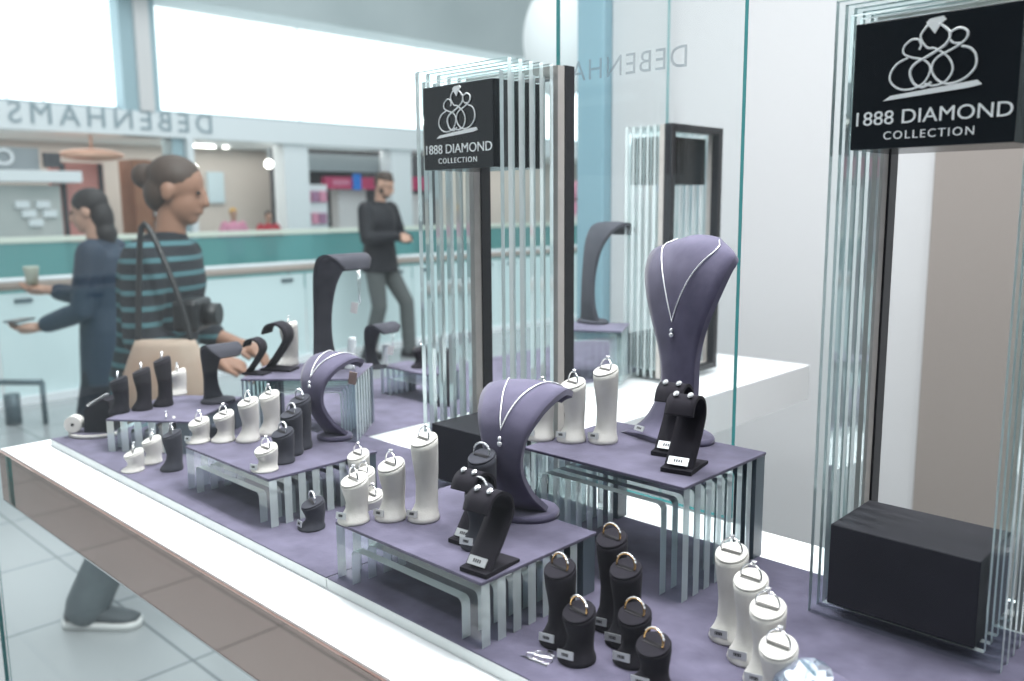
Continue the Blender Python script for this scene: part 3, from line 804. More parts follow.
# ------------------------------------------------------------------ earring loops
def earring_stand(label, base, rz, s=1.0, studs=True, studlabel=None, mat='dark_suede', tagged=True):
    t = thing('earring_stand', label, 'earring stand', base, rz, 'earring loops')
    prof = [(-0.016, 0.003), (-0.004, 0.018), (0.008, 0.034), (0.016, 0.048), (0.013, 0.060), (0.001, 0.066), (-0.010, 0.062), (-0.015, 0.052)]
    bm = BM(); at = sheet(bm, [(y*s, z*s) for y, z in prof], [0.0135*s]*8, 0.0028*s, 5, 0)
    link('strap', bm, mat, t)
    bm = BM()
    poly = [(-0.021, 0.0002), (0.024, 0.0002), (0.024, 0.003), (-0.014, 0.0045), (-0.021, 0.004)]
    w = 0.0145*s
    loft(bm, [[Vector((-w, y*s, z*s)) for y, z in poly], [Vector((w, y*s, z*s)) for y, z in poly]])
    for f in bm.faces: f.smooth = False
    link('base_plate', bm, mat, t)
    if tagged:
        bm = BM(); Mt = Matrix.Translation(Vector((0, -0.0145*s, 0.0100*s))) @ Matrix.Rotation(math.radians(-38), 4, 'X')
        box(bm, -0.0095*s, 0.0095*s, -0.0012, -0.0002, -0.0038*s, 0.0038*s, 0, mat=Mt)
        for j in range(4): box(bm, -0.004*s+j*0.0022*s, -0.0027*s+j*0.0022*s, -0.0014, -0.0011, -0.0014*s, 0.0015*s, 1, mat=Mt)
        link('price_tag', bm, ['tag_silver', 'tag_ink'], t)
    if studs:
        Mw = Matrix.Translation(Vector(base)) @ Matrix.Rotation(rz, 4, 'Z')
        for sgn, side in ((-1, 'left'), (1, 'right')):
            q = Mw @ (at(0.78, sgn*0.5)+Vector((0, -0.0022*s, 0.0062*s)))
            bm = BM(); gem_bm(bm, Vector((0, 0, 0)), 0.0031*s, Vector((0, -0.7, 0.7)).normalized())
            e_ = thing('stud_earring', side+' diamond stud earring on the '+studlabel, 'earring', q, 0, 'stud earrings')
            link('stone', bm, 'pearl' if s < 0.9 else 'gem_bright', e_)
            bm = BM(); tube(bm, [Vector((0, -0.0002, 0.0002)), Vector((0, 0.003, -0.003))], 0.0005, 6); link('post', bm, 'silver', e_)
    return t
earring_stand('dark earring loop at the front right corner of the front low riser', on(489, 567, ZF), math.radians(6), 1.0, True, 'frontmost earring loop')
earring_stand('dark earring loop half hidden behind the frontmost earring loop', on(474, 539, ZF), math.radians(6), 0.95, True, 'half hidden earring loop behind it')
earring_stand('black earring loop at the front edge of the tall riser', on(684, 468, ZT), math.radians(12), 1.05, True, 'front loop of the tall riser')
earring_stand('black earring loop between the large bust and the tall riser front loop', on(673, 452, ZT), math.radians(12), 1.05, True, 'rear loop of the tall riser')
earring_stand('thin dark earring loop, left of two on the tall back riser', on(256, 374, ZB), math.radians(-60), 0.85, False, tagged=False)
earring_stand('thin dark earring loop, right of two on the tall back riser', on(279, 370, ZB), math.radians(-60), 1.15, False, tagged=False)

# ------------------------------------------------------------------ bracelet display at the far left
b = on(86, 437, 0)
t = thing('bracelet_display', 'oval plinth with black wedge cushion and white roll at far left', 'bracelet display', b, math.radians(43))
bm = BM(); loft(bm, [circ(Vector((0.008, 0.012, 0.0002)), 0.040, 0.028, 36), circ(Vector((0.008, 0.012, 0.007)), 0.040, 0.028, 36)]); link('plinth', bm, 'cream_suede', t)
bm = BM(); loft(bm, [circ(Vector((0.008, 0.012, 0.0071)), 0.0385, 0.0265, 36), circ(Vector((0.008, 0.012, 0.0085)), 0.0385, 0.0265, 36)]); link('plinth_pad', bm, 'suede', t)
bm = BM()
poly = [(0.0, 0.0086), (0.044, 0.0086), (0.044, 0.060), (0.034, 0.063), (0.004, 0.046)]
loft(bm, [[Vector((x, y, z)) for x, z in poly] for y in (-0.006, 0.030)])
for f in bm.faces: f.smooth = False
link('wedge_cushion', bm, 'dark_suede', t)
bm = BM()
u, w = Vector((1, 0.12, 0)).normalized(), Vector((0, 0, 1)); ax = Vector((-0.12, 1, 0)).normalized()
c0 = Vector((-0.016, -0.008, 0.0222))
loft(bm, [circ(c0, 0.0132, None, 24, u, w), circ(c0+ax*0.018, 0.0132, None, 24, u, w)]); link('roll', bm, 'cream_suede', t)
bm = BM(); loft(bm, [circ(c0-ax*0.0006, 0.0026, None, 12, u, w), circ(c0+ax*0.001, 0.0026, None, 12, u, w)]); link('roll_stud', bm, 'slot_dark', t)
Mw = Matrix.Translation(b) @ Matrix.Rotation(math.radians(43), 4, 'Z')
bm = BM()
br_loc = Mw @ Vector((0.02, 0.012, 0.056))
for i in range(9):
    a = i/8; gem_bm(bm, (Mw @ Vector((0.005+0.030*a, 0.008, 0.0505+0.017*a)))-br_loc, 0.0042, Vector((-0.5, 0, 0.85)).normalized())
tag(link('bracelet', bm, 'gem_bright', None, loc=br_loc), 'sparkling diamond bracelet laid along the black wedge cushion', 'bracelet')

# ------------------------------------------------------------------ big crystal on a dark round pedestal
b = on(817, 684, 0.016); b.z = 0
pt = thing('crystal_pedestal', 'round dark suede pedestal behind the big crystal at the bottom edge', 'pedestal', b)
hp = 0.016
bm = BM(); loft(bm, [circ(Vector((0, 0, 0.0002)), 0.026, None, 40), circ(Vector((0, 0, hp-0.002)), 0.024, None, 40)]); link('pedestal_body', bm, 'bust_suede', pt)
bm = BM(); loft(bm, [circ(Vector((0, 0, hp-0.002)), 0.0245, None, 40), circ(Vector((0, 0, hp-0.0004)), 0.0245, None, 40), circ(Vector((0, 0, hp)), 0.0235, None, 40)]); link('pedestal_top', bm, 'bust_suede', pt)
def brilliant(bm, R):
    n = 16
    def rg(r, z, off=0): return [Vector((r*math.cos(2*PI*(i+off)/n), r*math.sin(2*PI*(i+off)/n), z)) for i in range(n)]
    L_ = [rg(0.0008, -0.86*R), rg(R*0.55, -0.42*R, 0.5), rg(R, -0.03*R), rg(R, 0.03*R), rg(R*0.80, 0.18*R, 0.5), rg(R*0.56, 0.32*R, 0)]
    Rv = [[bm.verts.new(q) for q in r] for r in L_]
    for a, c in zip(Rv, Rv[1:]):
        for i in range(n):
            bm.faces.new((a[i], a[(i+1) % n], c[i])); bm.faces.new((a[(i+1) % n], c[(i+1) % n], c[i]))
    bm.faces.new(list(reversed(Rv[0]))); bm.faces.new(Rv[-1])
cpos = on(803, 683, 0.030)
bm = BM(); brilliant(bm, 0.0205)
bm.transform(Matrix.Rotation(math.radians(-8), 4, 'Y') @ Matrix.Rotation(math.radians(20), 4, 'X'))
cz_min = min(v.co.z for v in bm.verts)
tag(link('crystal', bm, 'gem', None, smooth=False, loc=(cpos.x, cpos.y, hp-cz_min+0.0003)), 'big round faceted crystal at the bottom right beside the cream stands', 'crystal')

# ------------------------------------------------------------------ concourse: near and far balustrades
t = thing('balustrade', 'glass balustrade with brown handrail right behind the man in black', 'balustrade', (-6.95, 5.0, FLOOR))
def cw(name, bm, mats, par, smooth=None):
    o = link(name, bm, mats, par, smooth); o.location = -Vector(par.location); return o
ZR = -0.178
bm = BM(); tube(bm, [Vector((-6.95, -2.0, ZR)), Vector((-6.95, 13.5, ZR))], 0.038, 14); cw('handrail', bm, 'rail_wood', t)
bm = BM(); box(bm, -6.985, -6.915, -2.0, 13.5, ZR+0.026, ZR+0.052, bevel=0.006); cw('rail_cap', bm, 'facade_white', t)
y = -2.0
while y < 13.4:
    bm = BM(); box(bm, -6.957, -6.943, y, y+1.27, FLOOR+0.06, ZR-0.06); cw('glass_panel', bm, 'near_glass', t)
    for yy in (y+0.18, y+1.09):
        bm = BM(); box(bm, -6.972, -6.928, yy-0.06, yy+0.06, ZR-0.13, ZR-0.10, bevel=0.004); box(bm, -6.956, -6.944, yy+0.02, yy+0.035, ZR-0.11, ZR-0.02); cw('rail_clip', bm, 'clip_steel', t)
    y += 1.29
bm = BM(); box(bm, -7.0, -6.90, -2.0, 13.5, FLOOR+0.0005, FLOOR+0.06); cw('base_channel', bm, 'facade_white', t)
t = thing('balustrade', 'distant teal glass balustrade on the far side of the mall void', 'balustrade', (-13.0, 8.0, FLOOR))
bm = BM(); box(bm, -13.05, -12.95, -2.0, 24.0, -0.075, 0.0, bevel=0.01); cw('handrail', bm, 'far_rail', t)
bm = BM(); box(bm, -13.008, -12.992, -2.0, 24.0, FLOOR+0.05, -0.085); cw('glass_panel', bm, 'far_glass', t)
bm = BM(); box(bm, -13.03, -12.97, -2.0, 24.0, FLOOR+0.0005, FLOOR+0.05); cw('base_channel', bm, 'facade_grey', t)

# ------------------------------------------------------------------ far facade (plane x = -15)
FX = -15.0
def fy(px, py): q = onX(px, py, FX); return q.y, q.z
def fbox(px0, py0, px1, py1, x0, x1, pyref=None):
    """box on the facade whose upper left / lower right corners are seen at the given pixels"""
    y0, z1 = fy(px0, py0); y1, z0 = fy(px1, py1)
    bm = BM(); box(bm, FX+x0, FX+x1, y0, y1, z0, z1); return bm
yL, yR = -3.0, 25.5
zA = fy(256, 21)[1]; zB = fy(256, 120)[1]; zC = fy(256, 143)[1]; zD = fy(256, 151)[1]
bm = BM(); box(bm, FX-0.02, FX+0.7, yL, yR, zA, zA+4.5); struct('trim_bulkhead', bm, 'bulkhead')
yp0 = fy(115, 60)[0]; yp1 = fy(151, 60)[0]
ys = [yL, yp0]
def windowrow(n, y0, y1, cuts):
    st = bpy.data.objects.new('window_%d' % n, None); COL.objects.link(st); st['kind'] = 'structure'; st.location = (FX, (y0+y1)/2, zB)
    bm = BM(); box(bm, FX-0.16, FX-0.10, y0, y1, zB+0.05, zA if n == 4 else zA+3.5); o = link('pane', bm, 'daylight_pane', st); o.location = -Vector(st.location)
    for c in cuts:
        bm = BM(); box(bm, FX-0.10, FX-0.07, c-0.012, c+0.012, zB+0.05, zA if n == 4 else zA+3.5); o = link('mullion', bm, 'poster_blue', st); o.location = -Vector(st.location)
    bm = BM(); box(bm, FX-0.10, FX+0.02, y0, y1, zB-0.02, zB+0.05); o = link('window_sill', bm, 'facade_grey', st); o.location = -Vector(st.location)
windowrow(3, yL, yp0, [fy(42, 60)[0], fy(5, 60)[0]])
windowrow(4, yp1, yR, [fy(300, 60)[0], fy(420, 60)[0]])
bm = BM(); box(bm, FX-0.12, FX+0.25, yp0, yp1, zC, zA+4.0); struct('column_1', bm, 'pilaster')
yq0 = fy(129, 60)[0]; yq1 = fy(143, 60)[0]
bm = BM(); box(bm, FX+0.25, FX+0.34, yq0, yq1, zB-0.015, zA+4.0); struct('trim_3', bm, 'pale_goods')
bm = BM(); box(bm, FX-0.05, FX+0.30, yL, yR, zC, zB-0.02); struct('trim_fascia', bm, 'facade_white')
# reflection of a shop sign, built as solid reversed letters on the fascia
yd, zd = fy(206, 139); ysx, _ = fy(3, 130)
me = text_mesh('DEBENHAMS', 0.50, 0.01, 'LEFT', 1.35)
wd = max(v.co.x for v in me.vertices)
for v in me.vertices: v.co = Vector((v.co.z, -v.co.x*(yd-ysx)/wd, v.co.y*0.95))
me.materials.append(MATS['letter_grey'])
lt = bpy.data.objects.new('reflected_lettering', me); COL.objects.link(lt); lt.location = (FX+0.312, yd, zC+0.10)
tag(lt, 'large grey reflection of reversed shop lettering along the white fascia at left', 'shop lettering')
# shop interior shells
bm = BM(); box(bm, FX-2.3, FX-2.2, yL, yR, FLOOR, zC+0.2); struct('wall_far', bm, 'shop_beige')
bm = BM(); box(bm, FX-2.2, FX-0.06, yL, yR, zC+0.02, zC+0.15); struct('ceiling_far', bm, 'facade_white')
def depthbox(name, px0, py0, px1, py1, x0, x1, mat, label, cat, bevel=0.0):
    bm = fbox(px0, py0, px1, py1, x0, x1); return tag(link(name, bm, mat), label, cat)
# left shop: grey sign band, ring letter, black box, white canopy, glass counter
y0, z0 = fy(-60, 150); y1, z1 = fy(46, 232)
q0, q1 = fy(-80, 146), fy(40, 167)
bm = BM(); box(bm, FX-0.4, FX, q0[0], q1[0], fy(-80, 169)[1]+0.01, fy(40, 148)[1]); sgn = tag(link('shop_sign', bm, 'shop_grey'), 'grey shop sign band above the white canopy at the left edge', 'sign')
cy_, cz_ = fy(3, 157); bm = BM(); tube(bm, [Vector((FX+0.03, cy_+0.12*math.cos(a), cz_+0.11*math.sin(a))) for a in [2*PI*i/20 for i in range(20)]], 0.03, 6, True); link('ring_letter', bm, 'facade_white', sgn)
depthbox('wall_screen', 41, 153, 58, 168, 0.02, 0.14, 'shop_dark', 'small black screen box beside the grey shop sign', 'screen')
kt = thing('kiosk', 'white canopied kiosk with pale glass front at the left edge', 'kiosk', (FX, fy(20, 200)[0], FLOOR))
bm = fbox(-80, 169, 72, 183, -0.3, 0.45); o = link('canopy', bm, 'facade_white', kt); o.location = -Vector(kt.location)
ya, za = fy(-80, 184); yb_, zb_ = fy(60, 240)
bm = BM(); box(bm, FX-0.2, FX+0.2, ya, yb_, FLOOR+0.0005, za); o = link('counter', bm, 'pale_kiosk', kt) if 'pale_kiosk' in MATS else None
if o is None:
    pbr('pale_kiosk', (0.42, 0.46, 0.45), 0.4, noise=(0.55, 0.56, 0.54), scale=12); o = link('counter', bm, 'pale_kiosk', kt)
o.location = -Vector(kt.location)
for k in range(5):
    py_ = 197+k*7; q0 = fy(10+k*7, 205+(k % 3)*9); 
    bm = BM(); box(bm, FX+0.2, FX+0.26, q0[0], q0[0]+0.20, q0[1]-0.05, q0[1]+0.06); o = link('display_box', bm, 'facade_white', kt); o.location = -Vector(kt.location)
ya = fy(61, 200)[0]; yb_ = fy(114, 200)[0]
bm = BM(); box(bm, FX-0.5, FX-0.35, ya, yb_, FLOOR+0.0005, fy(90, 162)[1])
pk = tag(link('partition', bm, 'salmon'), 'salmon pink partition behind the dark-haired person', 'partition')
for pxx in (72, 110):
    yy = fy(pxx, 200)[0]; bm = BM(); box(bm, FX-0.35, FX-0.28, yy-0.03, yy+0.03, FLOOR+0.001, fy(90, 163)[1]); link('post', bm, 'shop_dark', pk)
q = fy(92, 155); bm = BM(); ball(bm, (0, 0, 0), (0.3, 0.52, 0.10), 24, 10)
cl_ = tag(link('ceiling_lamp', bm, 'copper', None, loc=(FX+0.0, q[0], q[1])), 'long copper coloured ceiling lamp above the pink partition', 'lamp')
bm = BM(); tube(bm, [Vector((0, 0, 0.05)), Vector((0, 0, zC+0.03-q[1]))], 0.02, 6); link('lamp_stem', bm, 'copper', cl_)
# brown shelving with pale goods
yq0_, yq1_ = fy(133, 200)[0], fy(167, 200)[0]
ztop = fy(150, 160)[1]
su = thing('shelving_unit', 'brown wooden shelving with pale goods beside the white post', 'shelving', (FX, yq0_, FLOOR))
bm = BM(); box(bm, FX-0.5, FX-0.1, yq0_, yq1_, FLOOR+0.0005, ztop); o = link('carcass', bm, 'wood_brown', su); o.location = -Vector(su.location)
bm = BM(); box(bm, FX-0.1, FX+0.1, yq0_, yq0_+0.28, FLOOR+0.0005, ztop); o = link('side_panel', bm, 'wood_brown', su); o.location = -Vector(su.location)
for k in range(5):
    for j in range(4):
        yy = yq0_+0.36+j*0.17; zz = ztop-0.30-k*0.22
        bm = BM(); box(bm, FX-0.1, FX+0.02, yy, yy+0.13, zz, zz+0.13+0.03*((k+j) % 2)); o = link('goods_box', bm, 'pale_goods', su); o.location = -Vector(su.location)
# mall posts / columns at the shopfront
def fcol(n, px0, px1, py_top, mat, x0=-0.2, x1=0.2):
    y0, z1 = fy(px0, py_top); y1, _ = fy(px1, py_top)
    bm = BM(); box(bm, FX+x0, FX+x1, y0, y1, FLOOR, zC); struct('column_%d' % n, bm, mat)
fcol(2, 167, 178, 145, 'pilaster')
fcol(3, 178, 184, 130, 'facade_white', -0.1, 0.33)
fcol(4, 278, 302, 145, 'facade_white')
fcol(5, 385, 405, 140, 'facade_white')
# dark shop with magenta signs
y0, _ = fy(303, 200); y1, _ = fy(470, 200)
bm = BM(); box(bm, FX-1.2, FX-1.1, y0, y1, FLOOR, zC); struct('wall_shop', bm, 'shop_dark')
bm = fbox(303, 152, 390, 172, -0.9, -0.3); tag(link('shop_canopy', bm, 'shop_grey'), 'dark grey canopy over the shop with magenta signs', 'canopy')
y0, z1 = fy(335, 176); y1, z0 = fy(385, 189)
bm = BM(); box(bm, FX-0.5, FX-0.35, y0, y1, z0, z1); s_ = tag(link('shop_sign', bm, 'magenta'), 'magenta shop sign above the head of the man in black', 'sign')
q = fy(366, 182); bm = BM(); box(bm, FX-0.35, FX-0.30, q[0]-0.10, q[0]+0.10, q[1]-0.16, q[1]+0.18); link('blue_notice', bm, 'blue_sign', s_)
for k in range(5):
    q = fy(344+k*3.4, 182); bm = BM(); box(bm, FX-0.349, FX-0.34, q[0]-0.025, q[0]+0.03, q[1]-0.05, q[1]+0.05); link('sign_stroke', bm, 'pink_cloth', s_)
bm = fbox(406, 176, 440, 190, -0.5, -0.35); tag(link('shop_sign', bm, 'magenta'), 'magenta shop sign right of the white column, behind the sign stand', 'sign')
gd = thing('display_gondola', 'white display unit with mauve packets left of the man in black', 'display unit', (FX, fy(322, 200)[0], FLOOR))
bm = fbox(311, 184, 337, 234, -0.6, -0.3); bm2 = None
o = link('gondola_body', bm, 'facade_white', gd); o.location = -Vector(gd.location)
for k in range(6):
    q = fy(314+(k % 3)*8, 196+(k//3)*22); bm = BM(); box(bm, FX-0.3, FX-0.24, q[0]-0.07, q[0]+0.09, q[1]-0.12, q[1]+0.10); o = link('packet', bm, 'mauve' if k % 2 else 'pink_cloth', gd); o.location = -Vector(gd.location)
bm = BM(); q = fy(322, 234); box(bm, FX-0.55, FX-0.35, q[0]-0.3, q[0]+0.3, FLOOR+0.0005, q[1]); o = link('gondola_foot', bm, 'shop_grey', gd); o.location = -Vector(gd.location)
bm = fbox(355, 186, 384, 232, -0.9, -0.6); tag(link('shop_shelf', bm, 'pale_goods'), 'pale shop shelf hidden behind the man in black', 'shelf')
bm = fbox(410, 194, 440, 236, -0.9, -0.6); tag(link('shop_shelf', bm, 'pale_goods'), 'pale shop shelf seen right of the man in black', 'shelf')
bm = fbox(261, 168, 279, 202, -2.19, -2.12); tag(link('picture', bm, 'poster_blue'), 'pale blue poster on the beige shop wall', 'poster')
# shop ceiling lamps
for k, (px, py) in enumerate(((193, 168), (269, 164))):
    q = onX(px, py, FX-0.9); bm = BM(); ball(bm, (0, 0, 0), 0.085, 14, 10)
    g = tag(link('pendant_lamp', bm, 'lamp_glow', None, loc=q), ('glowing globe pendant lamp near the white post', 'glowing globe pendant lamp near the pale blue poster')[k], 'lamp', 'shop lamps')
    bm = BM(); tube(bm, [Vector((0, 0, 0.08)), Vector((0, 0, zC+0.02-q.z))], 0.012, 6); link('lamp_stem', bm, 'facade_grey', g)
for k, px in enumerate((194, 201, 207, 213, 226)):
    q = onX(px, 150+(k % 2)*3, FX-1.2)
    bm = BM(); loft(bm, [circ(Vector((0, 0, 0)), 0.055, None, 16), circ(Vector((0, 0, 0.03)), 0.055, None, 16)])
    g = tag(link('downlight', bm, 'lamp_glow', None, loc=(q.x, q.y, zC-0.035)), ('leftmost', 'second', 'third', 'fourth', 'rightmost')[k]+' of five round downlights in the beige shop ceiling', 'lamp', 'shop downlights')
# far right glimpse: flowers in front of a beige shop
pl = thing('flower_display', 'pink flower display far off between the sign stand and the white wall', 'flowers', (FX-0.2, fy(577, 225)[0], FLOOR))
bm = BM(); rnd = random.Random(3)
for k in range(26):
    q = fy(571+rnd.random()*14, 188+rnd.random()*38); ball(bm, (rnd.uniform(-0.3, 0.3)+FX, q[0], q[1]), 0.17+rnd.random()*0.12, 10, 7, mi=rnd.choice((0, 0, 1)))
o = link('blooms', bm, ['pink_cloth', 'pale_goods'], pl); o.location = -Vector(pl.location)
q0, q1 = fy(568, 225), fy(588, 225)
bm = BM(); box(bm, FX-0.3, FX+0.3, q0[0], q1[0], FLOOR+0.0005, q0[1]+0.05, bevel=0.04); o = link('planter', bm, 'pale_goods', pl); o.location = -Vector(pl.location)
# oval paper lantern hanging in the mall
q = onX(561, 40, -8.2); dd = q.length
s_ = 38.0*((q-Vector((0, 0, EYE))).dot(cf))/F
bm = BM(); ball(bm, (0, 0, 0), (s_, s_, s_*1.5), 32, 20)
g = tag(link('lantern', bm, 'paper_globe', None, loc=q), 'large pale oval lantern hanging in the mall behind the sign stand', 'lantern')
bm = BM(); tube(bm, [Vector((0, 0, s_*1.45)), Vector((0, 0, s_*1.45+2.0))], 0.012, 6); link('lantern_cord', bm, 'facade_grey', g)
# dark outline of a floor reflection, built as a solid low frame
q0 = on(-20, 424, FLOOR); q1 = on(46, 424, FLOOR); hh = rise(q1, 45, 382)
t = thing('floor_reflection', 'dark floor reflection built as a low frame on the mall floor at left edge', 'metal frame', q1)
d_ = (q0-q1)
bm = BM(); tube(bm, [Vector((0, 0, 0.001)), Vector((0, 0, hh))], 0.018, 8); link('leg', bm, 'clip_steel', t)
bm = BM(); tube(bm, [d_+Vector((0, 0, 0.001)), d_+Vector((0, 0, hh))], 0.018, 8); link('leg', bm, 'clip_steel', t)
bm = BM(); tube(bm, [Vector((0, 0, hh)), d_+Vector((0, 0, hh))], 0.02, 8); link('top_bar', bm, 'clip_steel', t)
bm = BM(); m_ = d_*0.48; tube(bm, [m_+Vector((0, 0, 0.001)), m_+Vector((0, 0, hh*0.72))], 0.05, 10); link('centre_post', bm, 'clip_steel', t)

# ------------------------------------------------------------------ people
def fused(name, build, mat, parent, voxel=0.008, smooth=6):
    bm = BM(); build(bm)
    o = link(name, bm, mat, parent)
    md = o.modifiers.new('r', 'REMESH'); md.mode = 'VOXEL'; md.voxel_size = voxel; md.use_smooth_shade = True
    sm = o.modifiers.new('s', 'SMOOTH'); sm.iterations = smooth; sm.factor = 0.5
    bake(o)
    for q in o.data.polygons: q.use_smooth = True
    if not o.data.materials: o.data.materials.append(MATS[mat])
    return o
def head(bm, c, rot):
    R = rot.to_3x3()
    A_ = lambda v: c+R @ Vector(v)
    ball(bm, A_((0, 0.012, 0.035)), (0.074, 0.092, 0.085), rot=R)
    ball(bm, A_((0, -0.022, -0.03)), (0.058, 0.066, 0.078), rot=R)
    ball(bm, A_((0, -0.05, -0.075)), (0.034, 0.034, 0.028), rot=R)
    tube(bm, [A_((0, -0.078, 0.035)), A_((0, -0.098, -0.005)), A_((0, -0.104, -0.014)), A_((0, -0.085, -0.024))], [0.009, 0.013, 0.016, 0.012], 8)
    tube(bm, [A_((-0.024, -0.080, -0.048)), A_((0, -0.090, -0.048)), A_((0.024, -0.080, -0.048))], [0.006, 0.010, 0.006], 8)
    for s in (-1, 1): ball(bm, A_((s*0.074, 0.012, 0.0)), (0.012, 0.022, 0.034), rot=R)
def hand(bm, w, d, nrm, curl=0.6, s=1.0):
    """w: wrist, d: direction of the fingers, nrm: palm normal"""
    d = Vector(d).normalized(); nrm = Vector(nrm); nrm = (nrm-d*nrm.dot(d)).normalized(); sd = d.cross(nrm)
    w = Vector(w)
    capsule(bm, [w, w+d*0.05*s, w+d*0.085*s], [0.026*s, 0.032*s, 0.030*s], 10)
    for k, (o, L) in enumerate(((-0.030, 0.066), (-0.010, 0.076), (0.010, 0.072), (0.028, 0.056))):
        p = w+d*0.085*s+sd*o*s; pts = [p]; dr = d.copy()
        for j in range(3):
            dr = (dr*math.cos(curl*0.7)+nrm*math.sin(curl*0.7)).normalized() if j else (d*math.cos(curl*0.4)+nrm*math.sin(curl*0.4)).normalized()
            p = p+dr*L*s/3; pts.append(p)
        capsule(bm, pts, [0.0100*s, 0.0095*s, 0.009*s, 0.0085*s], 8)
    p = w+d*0.03*s-sd*0.028*s
    capsule(bm, [p, p-sd*0.025*s+d*0.025*s+nrm*0.01*s, p-sd*0.028*s+d*0.055*s+nrm*0.018*s], [0.013*s, 0.012*s, 0.010*s], 8)
def shoe(name, parent, ank, yaw, mat='shoe_black', sole='shoe_black', s=1.0):
    R = Matrix.Rotation(yaw, 3, 'Z'); A_ = lambda v: Vector((ank.x, ank.y, 0))+R @ (Vector(v)*s)
    bm = BM(); rings = []
    for yy, w, z0, h in ((0.085, 0.022, 0.02, 0.05), (0.07, 0.036, 0.018, 0.075), (0.02, 0.040, 0.018, 0.085), (-0.04, 0.041, 0.018, 0.070), (-0.10, 0.046, 0.018, 0.050), (-0.15, 0.042, 0.018, 0.040), (-0.185, 0.022, 0.020, 0.030)):
        rings.append([A_((w*math.cos(2*PI*k/16), yy, z0+(h/2)*(1+math.sin(2*PI*k/16)))) for k in range(16)])
    loft(bm, rings); o = link(name, bm, mat, parent)
    bm = BM(); pr = []
    outl = [(0.036*math.cos(a), 0.075+0.022*math.sin(a)) for a in [PI*k/8 for k in range(9)]]+[(-0.042, -0.05), (-0.048, -0.11)]+[(-0.046*math.cos(a), -0.15-0.045*math.sin(a)) for a in [PI*k/8 for k in range(9)]]+[(0.048, -0.11), (0.042, -0.05)]
    loft(bm, [[A_((x, y_, 0.001)) for x, y_ in outl], [A_((x, y_, 0.030)) for x, y_ in outl]]); link('sole', bm, sole, o)
    return o
def person(label, feet, facing, S, pose, group=None):
    """local: facing -Y, x to the person's left; 1.75 m model scaled by S"""
    rz = math.atan2(facing.y, facing.x)+PI/2
    t = thing('person', label, 'person', feet, rz, group)
    t.scale = (S, S, S)
    g = pose
    hc = Vector(g['head']); hr = Matrix.Rotation(math.radians(g.get('headyaw', 0)), 4, 'Z') @ Matrix.Rotation(math.radians(g.get('nod', 0)), 4, 'X')
    neck = Vector(g.get('neck', (0, -0.01, 1.44)))
    pel = Vector(g.get('pelvis', (0, 0, 0.95))); ch = Vector(g.get('chest', (0, 0.0, 1.28)))
    sh_ = [Vector(g['shoulderR']), Vector(g['shoulderL'])]
    def torso(bm, grow=0.0, z0=None):
        rings = []
        spec = [(pel+Vector((0, 0, -0.10)), 0.150, 0.115), (pel, 0.165, 0.120), (pel.lerp(ch, 0.4), 0.140, 0.105), (pel.lerp(ch, 0.75), 0.155, 0.110), (ch, 0.175, 0.115), (ch+Vector((0, 0, 0.09)), 0.175, 0.100), (neck+Vector((0, 0.01, -0.03)), 0.085, 0.07)]
        for c, a, b_ in spec: rings.append(circ(c, a+grow, b_+grow, 24))
        loft(bm, rings)
    arms = []
    for k, key in enumerate(('R', 'L')):
        arms.append((sh_[k], Vector(g['elbow'+key]), Vector(g['wrist'+key])))
    legs = [(Vector(g['hip'+k]), Vector(g['knee'+k]), Vector(g['ankle'+k])) for k in ('R', 'L')]
    def body(bm):
        torso(bm)
        capsule(bm, [neck+Vector((0, 0, -0.06)), hc+hr.to_3x3() @ Vector((0, 0.015, -0.04))], [0.056, 0.050])
        head(bm, hc, hr)
        for a_ in arms: capsule(bm, a_, [0.050, 0.040, 0.027])
        for l in legs: capsule(bm, l, [0.078, 0.054, 0.038])
        for key, a_ in zip(('R', 'L'), arms):
            dd, nn_ = g.get('hand'+key, ((a_[2]-a_[1]).normalized(), (0, 0, -1)))
            hand(bm, a_[2], dd, nn_, g.get('curl', 0.6))
        for l in legs: capsule(bm, [l[2], Vector((l[2].x, l[2].y-0.08, 0.046))], [0.034, 0.022])
    fused('body', body, g.get('skin', 'skin'), t, 0.007, 3)
    def jacket(bm):
        torso(bm, 0.028)
        drop = g.get('coat', 0.0)
        if drop:
            loft(bm, [circ(pel+Vector((0, 0, -0.10-drop)), 0.195, 0.165, 24), circ(pel+Vector((0, 0, -0.05)), 0.195, 0.150, 24), circ(pel+Vector((0, 0, 0.1)), 0.175, 0.138, 24)])
        for a_ in arms:
            e_ = a_[1]+(a_[2]-a_[1])*g.get('sleeve', 0.90)
            capsule(bm, [a_[0], a_[1], e_], [0.078, 0.064, 0.050 if g.get('sleeve', 0.9) > 0.5 else 0.06])
        tube(bm, [neck+Vector((0, 0.005, -0.07)), neck+Vector((0, 0.012, 0.015))], [0.088, 0.073], 16)
    fused(g.get('topname', 'jacket'), jacket, g['top'], t, 0.011, 5)
    def trousers(bm):
        loft(bm, [circ(pel+Vector((0, 0, -0.13)), 0.155, 0.125, 24), circ(pel, 0.172, 0.128, 24), circ(pel+Vector((0, 0, 0.06)), 0.160, 0.118, 24)])
        for l in legs:
            e_ = l[2]+(l[2]-l[1]).normalized()*0.01
            capsule(bm, [l[0]+Vector((0, 0, -0.03)), l[1], e_], [0.095, 0.074, g.get('hem', 0.066)])
    fused('trousers', trousers, g['bottom'], t, 0.011, 4)
    for k, l in zip(('R', 'L'), legs): shoe('shoe', t, l[2], math.radians(g.get('toe'+k, 0)), g.get('shoemat', 'shoe_black'), g.get('solemat', 'shoe_black'))
    # hair
    def hair(bm):
        R = hr.to_3x3()
        for v, r in g['hair']: ball(bm, hc+R @ Vector(v), r, rot=R)
